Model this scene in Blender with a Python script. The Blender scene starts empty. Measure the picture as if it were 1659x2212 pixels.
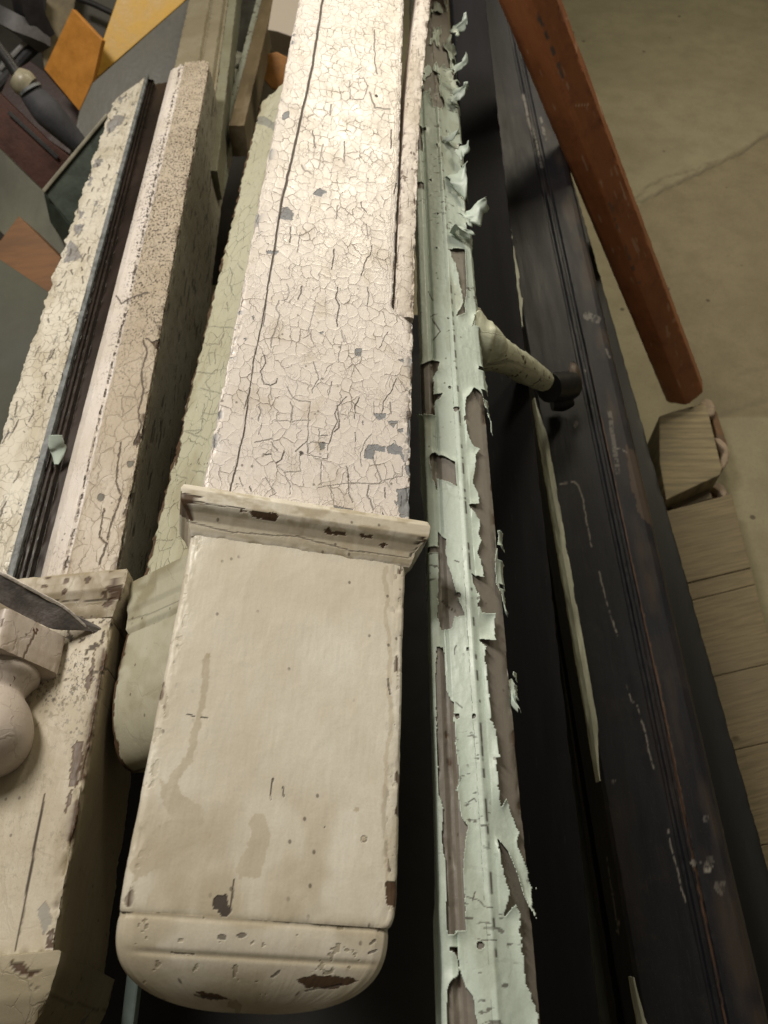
import bpy, math
import numpy as np
from mathutils import Vector, Matrix

# ------------------------------------------------------------------ camera, world, lamps
SC = bpy.context.scene
W, H, F = 1659., 2212., 1700.                 # picture plane units used while measuring
PITCH = math.radians(56)
CAM = np.array([0, 0, 1.35])
R_ = np.array([1, 0, 0.]); U_ = np.array([0, math.sin(PITCH), math.cos(PITCH)]); D_ = np.array([0, math.cos(PITCH), -math.sin(PITCH)])
cd = bpy.data.cameras.new('camera'); cam = bpy.data.objects.new('camera', cd); SC.collection.objects.link(cam)
cam.location = CAM; cam.rotation_euler = (math.radians(90) - PITCH, 0, 0)
cd.sensor_fit = 'VERTICAL'; cd.sensor_height = 24; cd.lens = F / H * 24
cd.clip_start = .01; cd.clip_end = 200
cd.dof.use_dof = True; cd.dof.focus_distance = .56; cd.dof.aperture_fstop = 9.0
SC.camera = cam
SC.view_settings.view_transform = 'Standard'; SC.view_settings.look = 'None'
SC.view_settings.exposure = .10; SC.view_settings.gamma = 1
wd = bpy.data.worlds.new('World'); SC.world = wd; wd.use_nodes = True
bg = wd.node_tree.nodes['Background']; bg.inputs[0].default_value = (1.0, .86, .62, 1); bg.inputs[1].default_value = .08
def area(name, loc, target, size, energy, col, sy=None, spread=None):
    l = bpy.data.lights.new(name, 'AREA'); l.size = size; l.energy = energy; l.color = col
    if sy: l.shape = 'RECTANGLE'; l.size_y = sy
    if spread: l.spread = math.radians(spread)
    o = bpy.data.objects.new(name, l); SC.collection.objects.link(o)
    o.location = loc; o.rotation_euler = (Vector(target) - Vector(loc)).to_track_quat('-Z', 'Y').to_euler(); return o
area('ceiling_lamp', (.30, 1.98, 1.76), (.0, .75, .9), .30, 8, (1.0, .91, .70))
area('pink_tube_lamp', (-.75, 1.05, 2.15), (-.1, .5, .8), .25, 25, (1.0, .935, .83), sy=.7)
area('added_floor_fill', (1.9, 3.0, 2.7), (1.3, 1.6, 0), .5, 11, (1.0, .89, .66), spread=110)  # unseen light added to brighten the floor and the red post's right side

# ------------------------------------------------------------------ numpy helpers
def ray(px, py): return R_ * (px - W / 2) / F + U_ * (H / 2 - py) / F + D_
def P(px, py, d): return CAM + ray(px, py) * d
def proj(p):
    q = np.asarray(p) - CAM; z = q @ D_
    return np.stack([W / 2 + F * (q @ R_) / z, H / 2 - F * (q @ U_) / z], -1)
def on_plane(px, py, O, N):
    r = ray(px, py); return CAM + r * (((O - CAM) @ N) / (r @ N))
def nrm(v): return v / np.linalg.norm(v)
class Fr:
    """frame of a long timber: Y along it, X across, Z out of its face"""
    def __init__(s, px, py, d, vp, roll=0):
        s.Y = nrm(ray(*vp)); s.O = P(px, py, d)
        X0 = nrm(R_ - (R_ @ s.Y) * s.Y); Z0 = np.cross(X0, s.Y); r = math.radians(roll)
        s.X = math.cos(r) * X0 + math.sin(r) * Z0; s.Z = np.cross(s.X, s.Y)
    def at(s, x, y, z=0): return s.O + s.X * x + s.Y * y + s.Z * z
def hsh(i, j, s):
    n = (i.astype(np.int64) * 374761393 + j.astype(np.int64) * 668265263 + int(s) * 1274126177) & 0x7fffffff
    n = ((n ^ (n >> 13)) * 1274126177) & 0x7fffffff
    return ((n ^ (n >> 16)) & 0xffffff) / float(0xffffff)
def vn(x, y, s=0):
    i = np.floor(x); j = np.floor(y); a = x - i; b = y - j; a = a * a * (3 - 2 * a); b = b * b * (3 - 2 * b)
    return (hsh(i, j, s) * (1 - a) + hsh(i + 1, j, s) * a) * (1 - b) + (hsh(i, j + 1, s) * (1 - a) + hsh(i + 1, j + 1, s) * a) * b
def fbm(x, y, s=0, o=3):
    t = 0; a = .5; n = 0
    for k in range(o):
        t = t + a * vn(x * 2 ** k, y * 2 ** k, s + k * 7); n += a; a *= .5
    return t / n
def sst(a, b, x): t = np.clip((x - a) / (b - a), 0, 1); return t * t * (3 - 2 * t)
def jit(PX, amp, sc, s=3):
    return PX + np.stack([fbm(PX[:, 0] / sc, PX[:, 1] / sc, s) - .5, fbm(PX[:, 0] / sc, PX[:, 1] / sc, s + 50) - .5], -1) * 2 * amp
def poly(PX, pts, amp=4, sc=9, s=3):
    out = np.zeros(len(PX), bool); pts = np.array(pts, float)
    lo = pts.min(0) - amp * 2; hi = pts.max(0) + amp * 2
    idx = np.where((PX[:, 0] > lo[0]) & (PX[:, 0] < hi[0]) & (PX[:, 1] > lo[1]) & (PX[:, 1] < hi[1]))[0]
    if not len(idx): return out.astype(float)
    q = jit(PX[idx], amp, sc, s); c = np.zeros(len(idx), bool); n = len(pts)
    for k in range(n):
        a = pts[k]; b = pts[(k + 1) % n]
        if a[1] == b[1]: continue
        t = ((a[1] > q[:, 1]) != (b[1] > q[:, 1])) & (q[:, 0] < (b[0] - a[0]) * (q[:, 1] - a[1]) / (b[1] - a[1]) + a[0]); c ^= t
    out[idx] = c; return out.astype(float)
def pline(PX, pts, w=2., amp=2, sc=14, s=5, soft=1.):
    """narrow stroke (full width w) along a polyline; w may be a list per point"""
    out = np.zeros(len(PX)); pts = np.array(pts, float)
    ws = np.full(len(pts), w, float) if np.isscalar(w) else np.array(w, float)
    m = amp * 2 + ws.max() + 3; lo = pts.min(0) - m; hi = pts.max(0) + m
    idx = np.where((PX[:, 0] > lo[0]) & (PX[:, 0] < hi[0]) & (PX[:, 1] > lo[1]) & (PX[:, 1] < hi[1]))[0]
    if not len(idx): return out
    q = jit(PX[idx], amp, sc, s) if amp else PX[idx]; best = np.zeros(len(idx))
    for k in range(len(pts) - 1):
        a = pts[k]; d = pts[k + 1] - a; L = d @ d + 1e-9; t = np.clip(((q - a) @ d) / L, 0, 1)
        r = np.linalg.norm(q - a - t[:, None] * d, axis=1); ww = (ws[k] * (1 - t) + ws[k + 1] * t) / 2
        best = np.maximum(best, 1 - sst(ww - soft * .5, ww + soft * .5, r))
    out[idx] = best; return out
def blob(PX, c, r, amp=3, s=9): return poly(PX, [(c[0] + r * math.cos(a) * 1., c[1] + r * math.sin(a)) for a in np.linspace(0, 6.28, 14)[:-1]], amp, max(r * .8, 3), s)

# ------------------------------------------------------------------ object helpers
def tag(o, label=None, cat=None, group=None, kind=None):
    if label: o['label'] = label
    if cat: o['category'] = cat
    if group: o['group'] = group
    if kind: o['kind'] = kind
    return o
def thing(name, label, cat, loc, group=None):
    o = bpy.data.objects.new(name, None); SC.collection.objects.link(o); o.location = Vector(loc); o.empty_display_size = .02
    return tag(o, label, cat, group)
def mesh(name, V, Fc, mat, parent=None, uv=None, attrs=None, smooth=True, sharp=40, org=None):
    V = np.asarray(V, float)
    off = np.array(parent['_w']) if parent is not None and '_w' in parent else (np.array(parent.location) if parent is not None else (V.mean(0) if org is None else np.array(org)))
    me = bpy.data.meshes.new(name); n = len(V)
    if isinstance(Fc, np.ndarray): quads = Fc; extra = []
    else: quads, extra = Fc
    loops = [quads.reshape(-1)] + [np.array(e) for e in extra]
    tot = np.concatenate([np.full(len(quads), 4)] + [np.array([len(e)]) for e in extra]).astype(int)
    lv = np.concatenate(loops).astype(int)
    me.vertices.add(n); me.vertices.foreach_set('co', (V - off).astype(np.float32).reshape(-1))
    me.loops.add(len(lv)); me.loops.foreach_set('vertex_index', lv)
    me.polygons.add(len(tot)); st = np.concatenate([[0], np.cumsum(tot)[:-1]])
    me.polygons.foreach_set('loop_start', st); me.polygons.foreach_set('loop_total', tot)
    me.update(calc_edges=True)
    if uv is not None:
        l = me.uv_layers.new(name='UVMap'); l.data.foreach_set('uv', uv[lv].astype(np.float32).reshape(-1))
    for k, a in (attrs or {}).items():
        at = me.attributes.new(k, 'FLOAT', 'POINT'); at.data.foreach_set('value', np.asarray(a, np.float32))
    me.validate()
    me.materials.append(mat)
    me.polygons.foreach_set('use_smooth', [smooth] * len(me.polygons))
    if smooth and sharp: me.set_sharp_from_angle(angle=math.radians(sharp))
    o = bpy.data.objects.new(name, me); SC.collection.objects.link(o)
    if parent is not None: o.parent = parent
    else: o.location = Vector(off)
    return o
def profile(pts, rad=.001, step=.001, closed=True):
    """rounded, resampled outline in clockwise order seen from the near end; returns pts, normals, cornerness, arc"""
    pts = [np.array(p[:2], float) for p in pts]; rads = [p[2] if len(p) > 2 else rad for p in map(tuple, [tuple(q) for q in pts])] if False else [rad] * len(pts)
    n = len(pts); out = []; cor = []
    for i in range(n):
        a, b, c = pts[i - 1], pts[i], pts[(i + 1) % n]
        u = (a - b); v = (c - b); lu = np.linalg.norm(u); lv = np.linalg.norm(v); u /= lu; v /= lv
        ang = math.acos(np.clip(u @ v, -1, 1)); t = min(rads[i] / max(math.tan(ang / 2), .05), lu * .45, lv * .45)
        if ang > 3.0: out.append(b); cor.append(0); continue
        s_, e_ = b + u * t, b + v * t
        for k in np.linspace(0, 1, 4):
            out.append((1 - k) ** 2 * s_ + 2 * k * (1 - k) * b + k * k * e_); cor.append(1. if ang < 2.3 else .3)
    pp = []; cc = []
    m = len(out)
    for i in range(m):
        a, b = out[i], out[(i + 1) % m]; L = np.linalg.norm(b - a); k = max(1, int(round(L / step)))
        for j in range(k):
            t = j / k; pp.append(a * (1 - t) + b * t); d = min(t, 1 - t) * L
            cc.append(max(cor[i] * (t == 0), cor[i] * math.exp(-t * L / .0022), cor[(i + 1) % m] * math.exp(-(1 - t) * L / .0022)))
    pp = np.array(pp); cc = np.array(cc)
    tg = np.roll(pp, -1, 0) - np.roll(pp, 1, 0); tg /= np.linalg.norm(tg, axis=1)[:, None] + 1e-12
    nr = np.stack([-tg[:, 1], tg[:, 0]], -1)
    arc = np.concatenate([[0], np.cumsum(np.linalg.norm(np.diff(pp, axis=0), axis=1))])
    return pp, nr, cc, arc
def sweep(name, fr, prof, v0, v1, step, mat, parent=None, warp=None, disp=None, attrs=None, caps=True, wear=.0008, wave=.0005, seed=1, film=None, vs=None, rag=0, smooth=True):
    pp, nr, cc, arc = prof; n = len(pp)
    if vs is None: vs = np.linspace(v0, v1, max(2, int(abs(v1 - v0) / step) + 1))
    m = len(vs)
    U = np.tile(pp[:, 0], m); Z = np.tile(pp[:, 1], m); V = np.repeat(vs, n); A = np.tile(arc, m); C = np.tile(cc, m)
    NU = np.tile(nr[:, 0], m); NZ = np.tile(nr[:, 1], m)
    e = np.minimum(V - vs[0], vs[-1] - V); Ce = np.maximum(C, np.exp(-e / .002) * .7)
    d = -wear * Ce * (sst(.45, .75, fbm(A * 150, V * 75, seed)) * 1.3 + .3 * vn(A * 900, V * 700, seed + 4)) + wave * (fbm(A * 14, V * 9, seed + 2) - .5) * 2 + .00012 * (fbm(A * 500, V * 90, seed + 5) - .5)
    if disp is not None: d = d + disp(U, V, Z, A)
    U = U + NU * d; Z = Z + NZ * d
    if rag:      # ragged ends
        k = np.minimum(V - vs[0], vs[-1] - V)
        V = V + (V > (vs[0] + vs[-1]) / 2) * np.where(vs[-1] - V < .02, rag * (fbm(U * 150, Z * 150, seed + 8) - .5) * 2 * (1 - (vs[-1] - V) / .02), 0)
    if warp is not None: U, V, Z = warp(U, V, Z)
    Wd = fr.O + U[:, None] * fr.X + V[:, None] * fr.Y + Z[:, None] * fr.Z
    i = np.arange(m - 1)[:, None] * n; j = np.arange(n)[None, :]; j2 = (j + 1) % n
    Q = np.stack([i + j, i + j2, i + n + j2, i + n + j], -1).reshape(-1, 4)
    PX = proj(Wd); at = attrs(PX, U, V, Z, C) if attrs else {}
    for k in ('chip', 'bare', 'crack', 'stain_shade'): at.setdefault(k, np.zeros(len(U)))
    uv = np.stack([A, V], -1)
    if film is not None:
        keep, lift = film(PX, U, V, Z, n, m)
        Wd = Wd + (NU * lift)[:, None] * fr.X + (NZ * lift)[:, None] * fr.Z
        ok = keep[Q].all(1); Q = Q[ok]; used = np.unique(Q); re = -np.ones(len(U), int); re[used] = np.arange(len(used)); Q = re[Q]
        return mesh(name, Wd[used], Q, mat, parent, uv[used], {k: v[used] for k, v in at.items()}, smooth=smooth)
    ex = [list(range(n))[::-1], [(m - 1) * n + k for k in range(n)]] if caps else []
    return mesh(name, Wd, (Q, ex), mat, parent, uv, at, smooth=smooth)
def rect(x0, x1, z1, z0, r=.001, step=.001): return profile([(x0, z0), (x0, z1), (x1, z1), (x1, z0)], r, step)

# ------------------------------------------------------------------ materials
def M_(name): m = bpy.data.materials.new(name); m.use_nodes = True; return m
class NT:
    def __init__(s, m): s.t = m.node_tree; s.b = s.t.nodes['Principled BSDF']
    def n(s, typ, props=None, **inp):
        x = s.t.nodes.new(typ)
        for k, v in (props or {}).items(): setattr(x, k, v)
        for k, v in inp.items():
            key = int(k[1:]) if k[0] == '_' and k[1:].isdigit() else k.replace('_', ' ')
            s.set(x.inputs[key], v)
        return x
    def set(s, sock, v):
        if hasattr(v, 'is_output') or hasattr(v, 'links'): s.t.links.new(v, sock)
        elif isinstance(v, (tuple, list)) and len(v) == 3 and sock.type == 'RGBA': sock.default_value = (*v, 1)
        else: sock.default_value = v
    def math(s, op, a, b=0., c=0., clamp=False):
        x = s.t.nodes.new('ShaderNodeMath'); x.operation = op; x.use_clamp = clamp
        for i, v in enumerate((a, b, c)): s.set(x.inputs[i], v)
        return x.outputs[0]
    def ramp(s, v, a, b, lo=0., hi=1., smooth=True):
        x = s.t.nodes.new('ShaderNodeMapRange'); x.interpolation_type = 'SMOOTHSTEP' if smooth else 'LINEAR'
        for i, q in enumerate((v, a, b, lo, hi)): s.set(x.inputs[i], q)
        return x.outputs[0]
    def mix(s, f, a, b, mode='MIX'):
        x = s.t.nodes.new('ShaderNodeMix'); x.data_type = 'RGBA'; x.blend_type = mode
        s.set(x.inputs[0], f); s.set(x.inputs[6], a); s.set(x.inputs[7], b); return x.outputs[2]
    def noise(s, vec, sc, det=3., rough=.55, out=0, dist=0.):
        return s.n('ShaderNodeTexNoise', Vector=vec, Scale=sc, Detail=det, Roughness=rough, Distortion=dist).outputs[out]
    def scale(s, vec, v3, off=(0, 0, 0)): return s.n('ShaderNodeMapping', Vector=vec, Scale=v3, Location=off).outputs[0]
    def attr(s, k): return s.n('ShaderNodeAttribute', {'attribute_name': k}).outputs[2]
    def uv(s): return s.n('ShaderNodeUVMap', {'uv_map': 'UVMap'}).outputs[0]
def paint(name, base, under=(.28, .28, .28), wood=(.10, .06, .035), cell=.012, crack=.8, fine=.4, rough=.42, aniso=1.25, speck=.0, speckcol=(.07, .06, .055), dirt=.25, bump=.6, autochip=.0, tint=(.62, .57, .48), width=1., stretch=1.6, seed=0., crackcol=(.07, .055, .045), coat=.0):
    m = M_(name); t = NT(m); uv = t.scale(t.uv(), (1, 1, 1), (seed, seed * .7, seed * .3))
    wob = t.noise(uv, 90, 3, .6, out=1); wob2 = t.noise(uv, 22, 2, .5, out=1)
    v = t.n('ShaderNodeVectorMath', {'operation': 'MULTIPLY_ADD'}, _0=wob, _1=(.009, .009, 0), _2=uv).outputs[0]
    v = t.n('ShaderNodeVectorMath', {'operation': 'MULTIPLY_ADD'}, _0=wob2, _1=(.015, .015, 0), _2=v).outputs[0]
    va = t.scale(v, (aniso / cell, 1 / (cell * aniso), 1))
    d1 = t.n('ShaderNodeTexVoronoi', {'feature': 'DISTANCE_TO_EDGE', 'voronoi_dimensions': '2D'}, Vector=va, Scale=1., Randomness=.95).outputs[0]
    vb = t.scale(v, (aniso * 2.3 / cell, 2.1 / (cell * aniso), 1), (3.3, 1.7, 0))
    d2 = t.n('ShaderNodeTexVoronoi', {'feature': 'DISTANCE_TO_EDGE', 'voronoi_dimensions': '2D'}, Vector=vb, Scale=1., Randomness=1.).outputs[0]
    g1 = t.noise(uv, 45, 2, .5); g2 = t.noise(uv, 16, 2, .6); g3 = t.noise(t.scale(uv, (1, 1, 1), (7, 3, 0)), 60, 2, .5)
    w1 = t.ramp(g1, .40, .75, .006, .05 * width); w2 = t.ramp(g3, .45, .75, .004, .05 * width)
    k1 = t.ramp(t.math('DIVIDE', d1, t.math('ADD', w1, .004)), .55, 1.35, 1., 0.)
    k1 = t.math('MULTIPLY', k1, t.ramp(g1, .36, .6, .22, 1.))
    k2 = t.ramp(t.math('DIVIDE', d2, t.math('ADD', w2, .004)), .5, 1.4, 1., 0.)
    k2 = t.math('MULTIPLY', k2, t.ramp(g3, .45, .66, 0., .75))
    at = t.attr('net')                 # 0 = plain, 1 = full craquelure (default comes from the mesh)
    K = t.math('MAXIMUM', t.math('MULTIPLY', k1, crack), t.math('MULTIPLY', k2, fine))
    K = t.math('MULTIPLY', K, t.math('SUBTRACT', 1., at))
    Kp = K; Kt = t.attr('crack'); K = t.math('MAXIMUM', K, Kt, clamp=True)
    # colour of the paint film
    gl = t.noise(uv, 7, 4, .6); gm = t.noise(t.scale(uv, (1, .35, 1)), 70, 4, .65)
    col = t.mix(t.ramp(gl, .35, .7, 0., dirt), base, t.mix(1., base, tint, 'MULTIPLY'))
    col = t.mix(t.ramp(gm, .3, .75, 0., dirt * .7), col, t.mix(1., base, (.72, .66, .56), 'MULTIPLY'))
    col = t.mix(t.ramp(t.noise(uv, 850, 2, .7), .35, .7, 0., .16), col, t.mix(1., base, (.55, .50, .43), 'MULTIPLY'))
    if speck > 0:
        sp = t.noise(t.scale(uv, (1, .55, 1)), 420, 3, .75); sg = t.math('MAXIMUM', t.ramp(g2, .45, .7, 0., speck), t.attr('speck')); sg = t.math('MULTIPLY', sg, t.ramp(t.noise(uv, 75, 4, .65), .38, .54))
        col = t.mix(t.math('MULTIPLY', t.ramp(sp, .52, .58, 0., 1.), sg), col, speckcol)
    dots = t.n('ShaderNodeTexVoronoi', {'voronoi_dimensions': '2D'}, Vector=t.scale(uv, (70, 55, 1)), Scale=1.)
    dm = t.math('MULTIPLY', t.ramp(dots.outputs[0], .04, .08, 1., 0.), t.ramp(t.noise(uv, 33, 1), .55, .62, 0., .7))
    col = t.mix(dm, col, (.09, .07, .05))
    chip = t.attr('chip')
    if autochip > 0:
        cn = t.noise(t.scale(v, (1, .8, 1), (1.3, 4.4, 0)), 75, 3, .6); chip = t.math('MAXIMUM', chip, t.ramp(cn, .74 - autochip * .1, .75 - autochip * .1), clamp=True)
    ucol = t.mix(t.noise(uv, 120, 3), under, tuple(c * .72 for c in under))
    col = t.mix(chip, col, ucol)
    grain = t.noise(t.scale(uv, (1, .06, 1)), 600, 3, .6)
    wcol = t.mix(grain, tuple(c * .45 for c in wood), tuple(c * 1.5 for c in wood))
    col = t.mix(t.attr('bare'), col, wcol)
    col = t.mix(t.math('MULTIPLY', t.attr('stain_shade'), .8), col, t.mix(1., col, (.66, .61, .51), 'MULTIPLY'))  # marks and painted shading share this darkening channel
    col = t.mix(t.math('MULTIPLY', Kp, t.ramp(t.noise(uv, 28, 2, .5), .35, .7, .35, 1.)), col, t.mix(1., base, (.30, .26, .21), 'MULTIPLY'))
    col = t.mix(Kt, col, crackcol)
    t.set(t.b.inputs['Base Color'], col)
    t.set(t.b.inputs['Roughness'], t.math('ADD', t.ramp(gm, .2, .8, rough - .08, rough + .14), t.math('MULTIPLY', t.math('MAXIMUM', K, chip), .3), clamp=True))
    h = t.math('SUBTRACT', t.math('MULTIPLY', t.noise(uv, 160, 3, .6), .25), t.math('MULTIPLY', K, .9))
    cup = t.ramp(d1, 0., .2, .22, 0.); h = t.math('ADD', h, t.math('MULTIPLY', cup, t.math('MULTIPLY', t.math('SUBTRACT', 1., at), .55)))
    h = t.math('SUBTRACT', h, t.math('MULTIPLY', t.math('MAXIMUM', chip, t.attr('bare')), .7))
    h = t.math('ADD', h, t.math('MULTIPLY', t.noise(t.scale(uv, (1, .15, 1)), 420, 3, .6), .14))
    bp = t.n('ShaderNodeBump', Height=h, Strength=bump, Distance=.0012)
    t.set(t.b.inputs['Normal'], bp.outputs[0])
    if coat: t.b.inputs['Coat Weight'].default_value = coat; t.b.inputs['Coat Roughness'].default_value = .2
    return m
def plain(name, base, rough=.6, var=.25, sc=30, bump=.3, grain=None, spec=.5, metal=0., dust=0., dustcol=(.25, .22, .18), obj=False, emis=None):
    m = M_(name); t = NT(m)
    vec = t.n('ShaderNodeTexCoord').outputs[3]
    if grain: vec = t.scale(vec, grain)
    a = t.noise(vec, sc, 5, .6); b = t.noise(vec, sc * 6, 3, .6)
    col = t.mix(t.ramp(a, .3, .7, 0., 1.), tuple(c * (1 - var) for c in base), tuple(min(1, c * (1 + var)) for c in base))
    col = t.mix(t.ramp(b, .35, .75, 0., var), col, tuple(c * .5 for c in base))
    if dust:
        dn = t.noise(vec, sc * .5, 6, .75); col = t.mix(t.ramp(dn, .5, .72, 0., dust), col, dustcol)
        ds = t.noise(vec, sc * 26, 2, .5); col = t.mix(t.ramp(ds, .69, .74, 0., dust), col, dustcol)
    t.set(t.b.inputs['Base Color'], col); t.set(t.b.inputs['Roughness'], t.ramp(a, .2, .8, rough - .1, rough + .12))
    t.b.inputs['Specular IOR Level'].default_value = spec; t.b.inputs['Metallic'].default_value = metal
    bp = t.n('ShaderNodeBump', Height=t.math('ADD', a, t.math('MULTIPLY', b, .5)), Strength=bump, Distance=.002); t.set(t.b.inputs['Normal'], bp.outputs[0])
    return m

WHITE = (.78, .725, .69)
m_shaft = paint('crackled_white_paint', WHITE, under=(.30, .31, .33), cell=.0100, crack=.85, fine=.55, rough=.36, speck=.0, dirt=.18, bump=.7)
m_block = paint('smooth_cream_paint', (.79, .755, .675), cell=.03, crack=.0, fine=.0, rough=.45, dirt=.6, bump=.55, under=(.45, .40, .30), seed=3)
m_edge = paint('scuffed_pinkish_paint', (.76, .70, .66), cell=.010, crack=.5, fine=.5, rough=.5, dirt=.4, bump=.6, autochip=.3, under=(.30, .24, .2), seed=5)
m_bal = paint('speckled_paint', (.72, .67, .64), cell=.016, crack=.6, fine=.4, rough=.45, speck=.35, dirt=.5, bump=.9, seed=9, aniso=1.5)
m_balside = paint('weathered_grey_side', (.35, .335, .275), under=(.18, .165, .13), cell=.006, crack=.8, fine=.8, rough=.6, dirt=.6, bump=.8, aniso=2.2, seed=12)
m_cream = paint('pale_green_cream_paint', (.56, .555, .43), cell=.016, crack=.8, fine=.3, rough=.42, dirt=.35, bump=.8, under=(.32, .32, .28), seed=15, width=.9)
m_creamcap = paint('pale_green_smooth_paint', (.52, .51, .41), cell=.03, crack=.15, fine=.1, rough=.45, dirt=.45, bump=.5, seed=18)
m_lath = paint('flaking_cream_paint', (.66, .63, .56), cell=.012, crack=.7, fine=.7, rough=.42, dirt=.45, bump=1., under=(.30, .29, .29), autochip=.7, seed=21)
m_mint = paint('mint_green_paint', (.53, .62, .56), cell=.03, crack=.15, fine=.0, rough=.42, dirt=.12, bump=.2, seed=24, under=(.25, .2, .16))
m_taupe = paint('old_taupe_paint', (.205, .185, .16), cell=.02, crack=.0, fine=.1, rough=.5, dirt=.3, bump=.4, seed=27)
m_black = plain('black_painted_timber', (.010, .009, .0105), .42, .45, 16, .5, grain=(1, .12, 1), dust=.35, dustcol=(.07, .06, .055))
m_black2 = plain('dull_black_timber', (.006, .006, .0065), .6, .4, 14, .4, grain=(1, .12, 1), dust=.2, dustcol=(.03, .028, .028))
m_strip = plain('worn_green_edge_paint', (.60, .62, .50), .6, .35, 60, .6, grain=(1, .1, 1))
m_dimgreen = plain('dusty_green_rail', (.05, .055, .038), .6, .4, 20, .4, grain=(1, .1, 1))
m_red = plain('red_stained_timber', (.27, .085, .028), .5, .35, 14, .35, grain=(1, .1, 1), dust=.25, dustcol=(.16, .09, .05))
m_pale = plain('pale_softwood', (.25, .205, .12), .7, .4, 14, .6, grain=(.4, 6, 1))
m_track = plain('dark_stained_track', (.022, .014, .011), .35, .5, 20, .4, grain=(1, .1, 1))
m_iron = plain('blue_grey_metal', (.15, .16, .165), .5, .4, 60, .5)
m_bar = plain('grey_flat_bar_paint', (.18, .165, .165), .55, .4, 60, .5)

def top_attr(fn):
    return fn

# ------------------------------------------------------------------ generic shapes
def slab(name, pts, O, N, thick, mat, parent=None, bevel=.0015):
    """board cut to an outline: lies in the plane through pixel O=(px,py,depth) with normal N"""
    O = P(*O); N = nrm(np.array(N, float)); q = [on_plane(x, y, O, N) for x, y in pts]; n = len(q)
    if np.cross(q[1] - q[0], q[2] - q[1]) @ N < 0 and sum(np.cross(q[i] - q[0], q[(i + 1) % n] - q[0]) @ N for i in range(n)) < 0: q = q[::-1]
    elif sum(np.cross(q[i] - q[0], q[(i + 1) % n] - q[0]) @ N for i in range(n)) < 0: q = q[::-1]
    V = np.array(q + [p - N * thick for p in q])
    sides = np.array([[i, i + n, (i + 1) % n + n, (i + 1) % n] for i in range(n)])
    o = mesh(name, V, (sides, [list(range(n)), list(range(2 * n - 1, n - 1, -1))]), mat, parent, smooth=False)
    b = o.modifiers.new('bevel', 'BEVEL'); b.width = bevel; b.segments = 2; return o
def tube(name, pts, rad, mat, parent=None, seg=20, sub=8, noise=.0, flat=1.):
    pts = np.array(pts, float); rad = np.array(rad, float); k = len(pts)
    t = np.linspace(0, k - 1, (k - 1) * sub + 1); i = np.clip(t.astype(int), 0, k - 2); f = (t - i)[:, None]
    g = lambda a: a[np.clip(a_i, 0, k - 1)]
    def cr(A):
        A = A if A.ndim > 1 else A[:, None]; a, b, c, d = (A[np.clip(i + q, 0, k - 1)] for q in (-1, 0, 1, 2))
        return .5 * (2 * b + (c - a) * f + (2 * a - 5 * b + 4 * c - d) * f ** 2 + (3 * b - a - 3 * c + d) * f ** 3)
    C = cr(pts); r = cr(rad)[:, 0]; T = np.gradient(C, axis=0); T /= np.linalg.norm(T, axis=1)[:, None]
    up = np.array([0, 0, 1.]) if abs(T[0][2]) < .8 else np.array([1., 0, 0]); A = np.cross(T, up); A /= np.linalg.norm(A, axis=1)[:, None]; B = np.cross(T, A)
    a = np.linspace(0, 2 * np.pi, seg, endpoint=False); m = len(C)
    rr = r[:, None] * (1 + noise * (fbm(np.tile(np.cos(a) * 3 + 9, (m, 1)), np.repeat(np.arange(m)[:, None] * .35, seg, 1), 3) - .5))
    V = C[:, None, :] + (np.cos(a)[None, :] * rr)[..., None] * A[:, None, :] + (np.sin(a)[None, :] * rr * flat)[..., None] * B[:, None, :]
    V = V.reshape(-1, 3); ii = np.arange(m - 1)[:, None] * seg; j = np.arange(seg)[None]; j2 = (j + 1) % seg
    Q = np.stack([ii + j, ii + seg + j, ii + seg + j2, ii + j2], -1).reshape(-1, 4)
    L = np.concatenate([[0], np.cumsum(np.linalg.norm(np.diff(C, axis=0), axis=1))])
    uv = np.stack([np.tile(a * rad.mean(), m), np.repeat(L, seg)], -1)
    return mesh(name, V, (Q, [list(range(seg)), list(range((m - 1) * seg, m * seg))[::-1]]), mat, parent, uv)
def solid(pts, r=.001, step=.001): return profile(pts, r, step)
def collar_warp(cx, hw, off, zb=-.02):
    """push a rectangular sleeve outwards by off(v) so that it becomes a mitred moulding"""
    def w(U, V, Z):
        o = off(V); e = U - cx
        U2 = U + np.sign(e) * o * sst(hw - .004, hw - .0015, np.abs(e))
        Z2 = Z + o * sst(-.004, -.0012, Z)
        return U2, V, Z2
    return w
def interp(xs, ys): return lambda v: np.interp(v, xs, ys)

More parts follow.
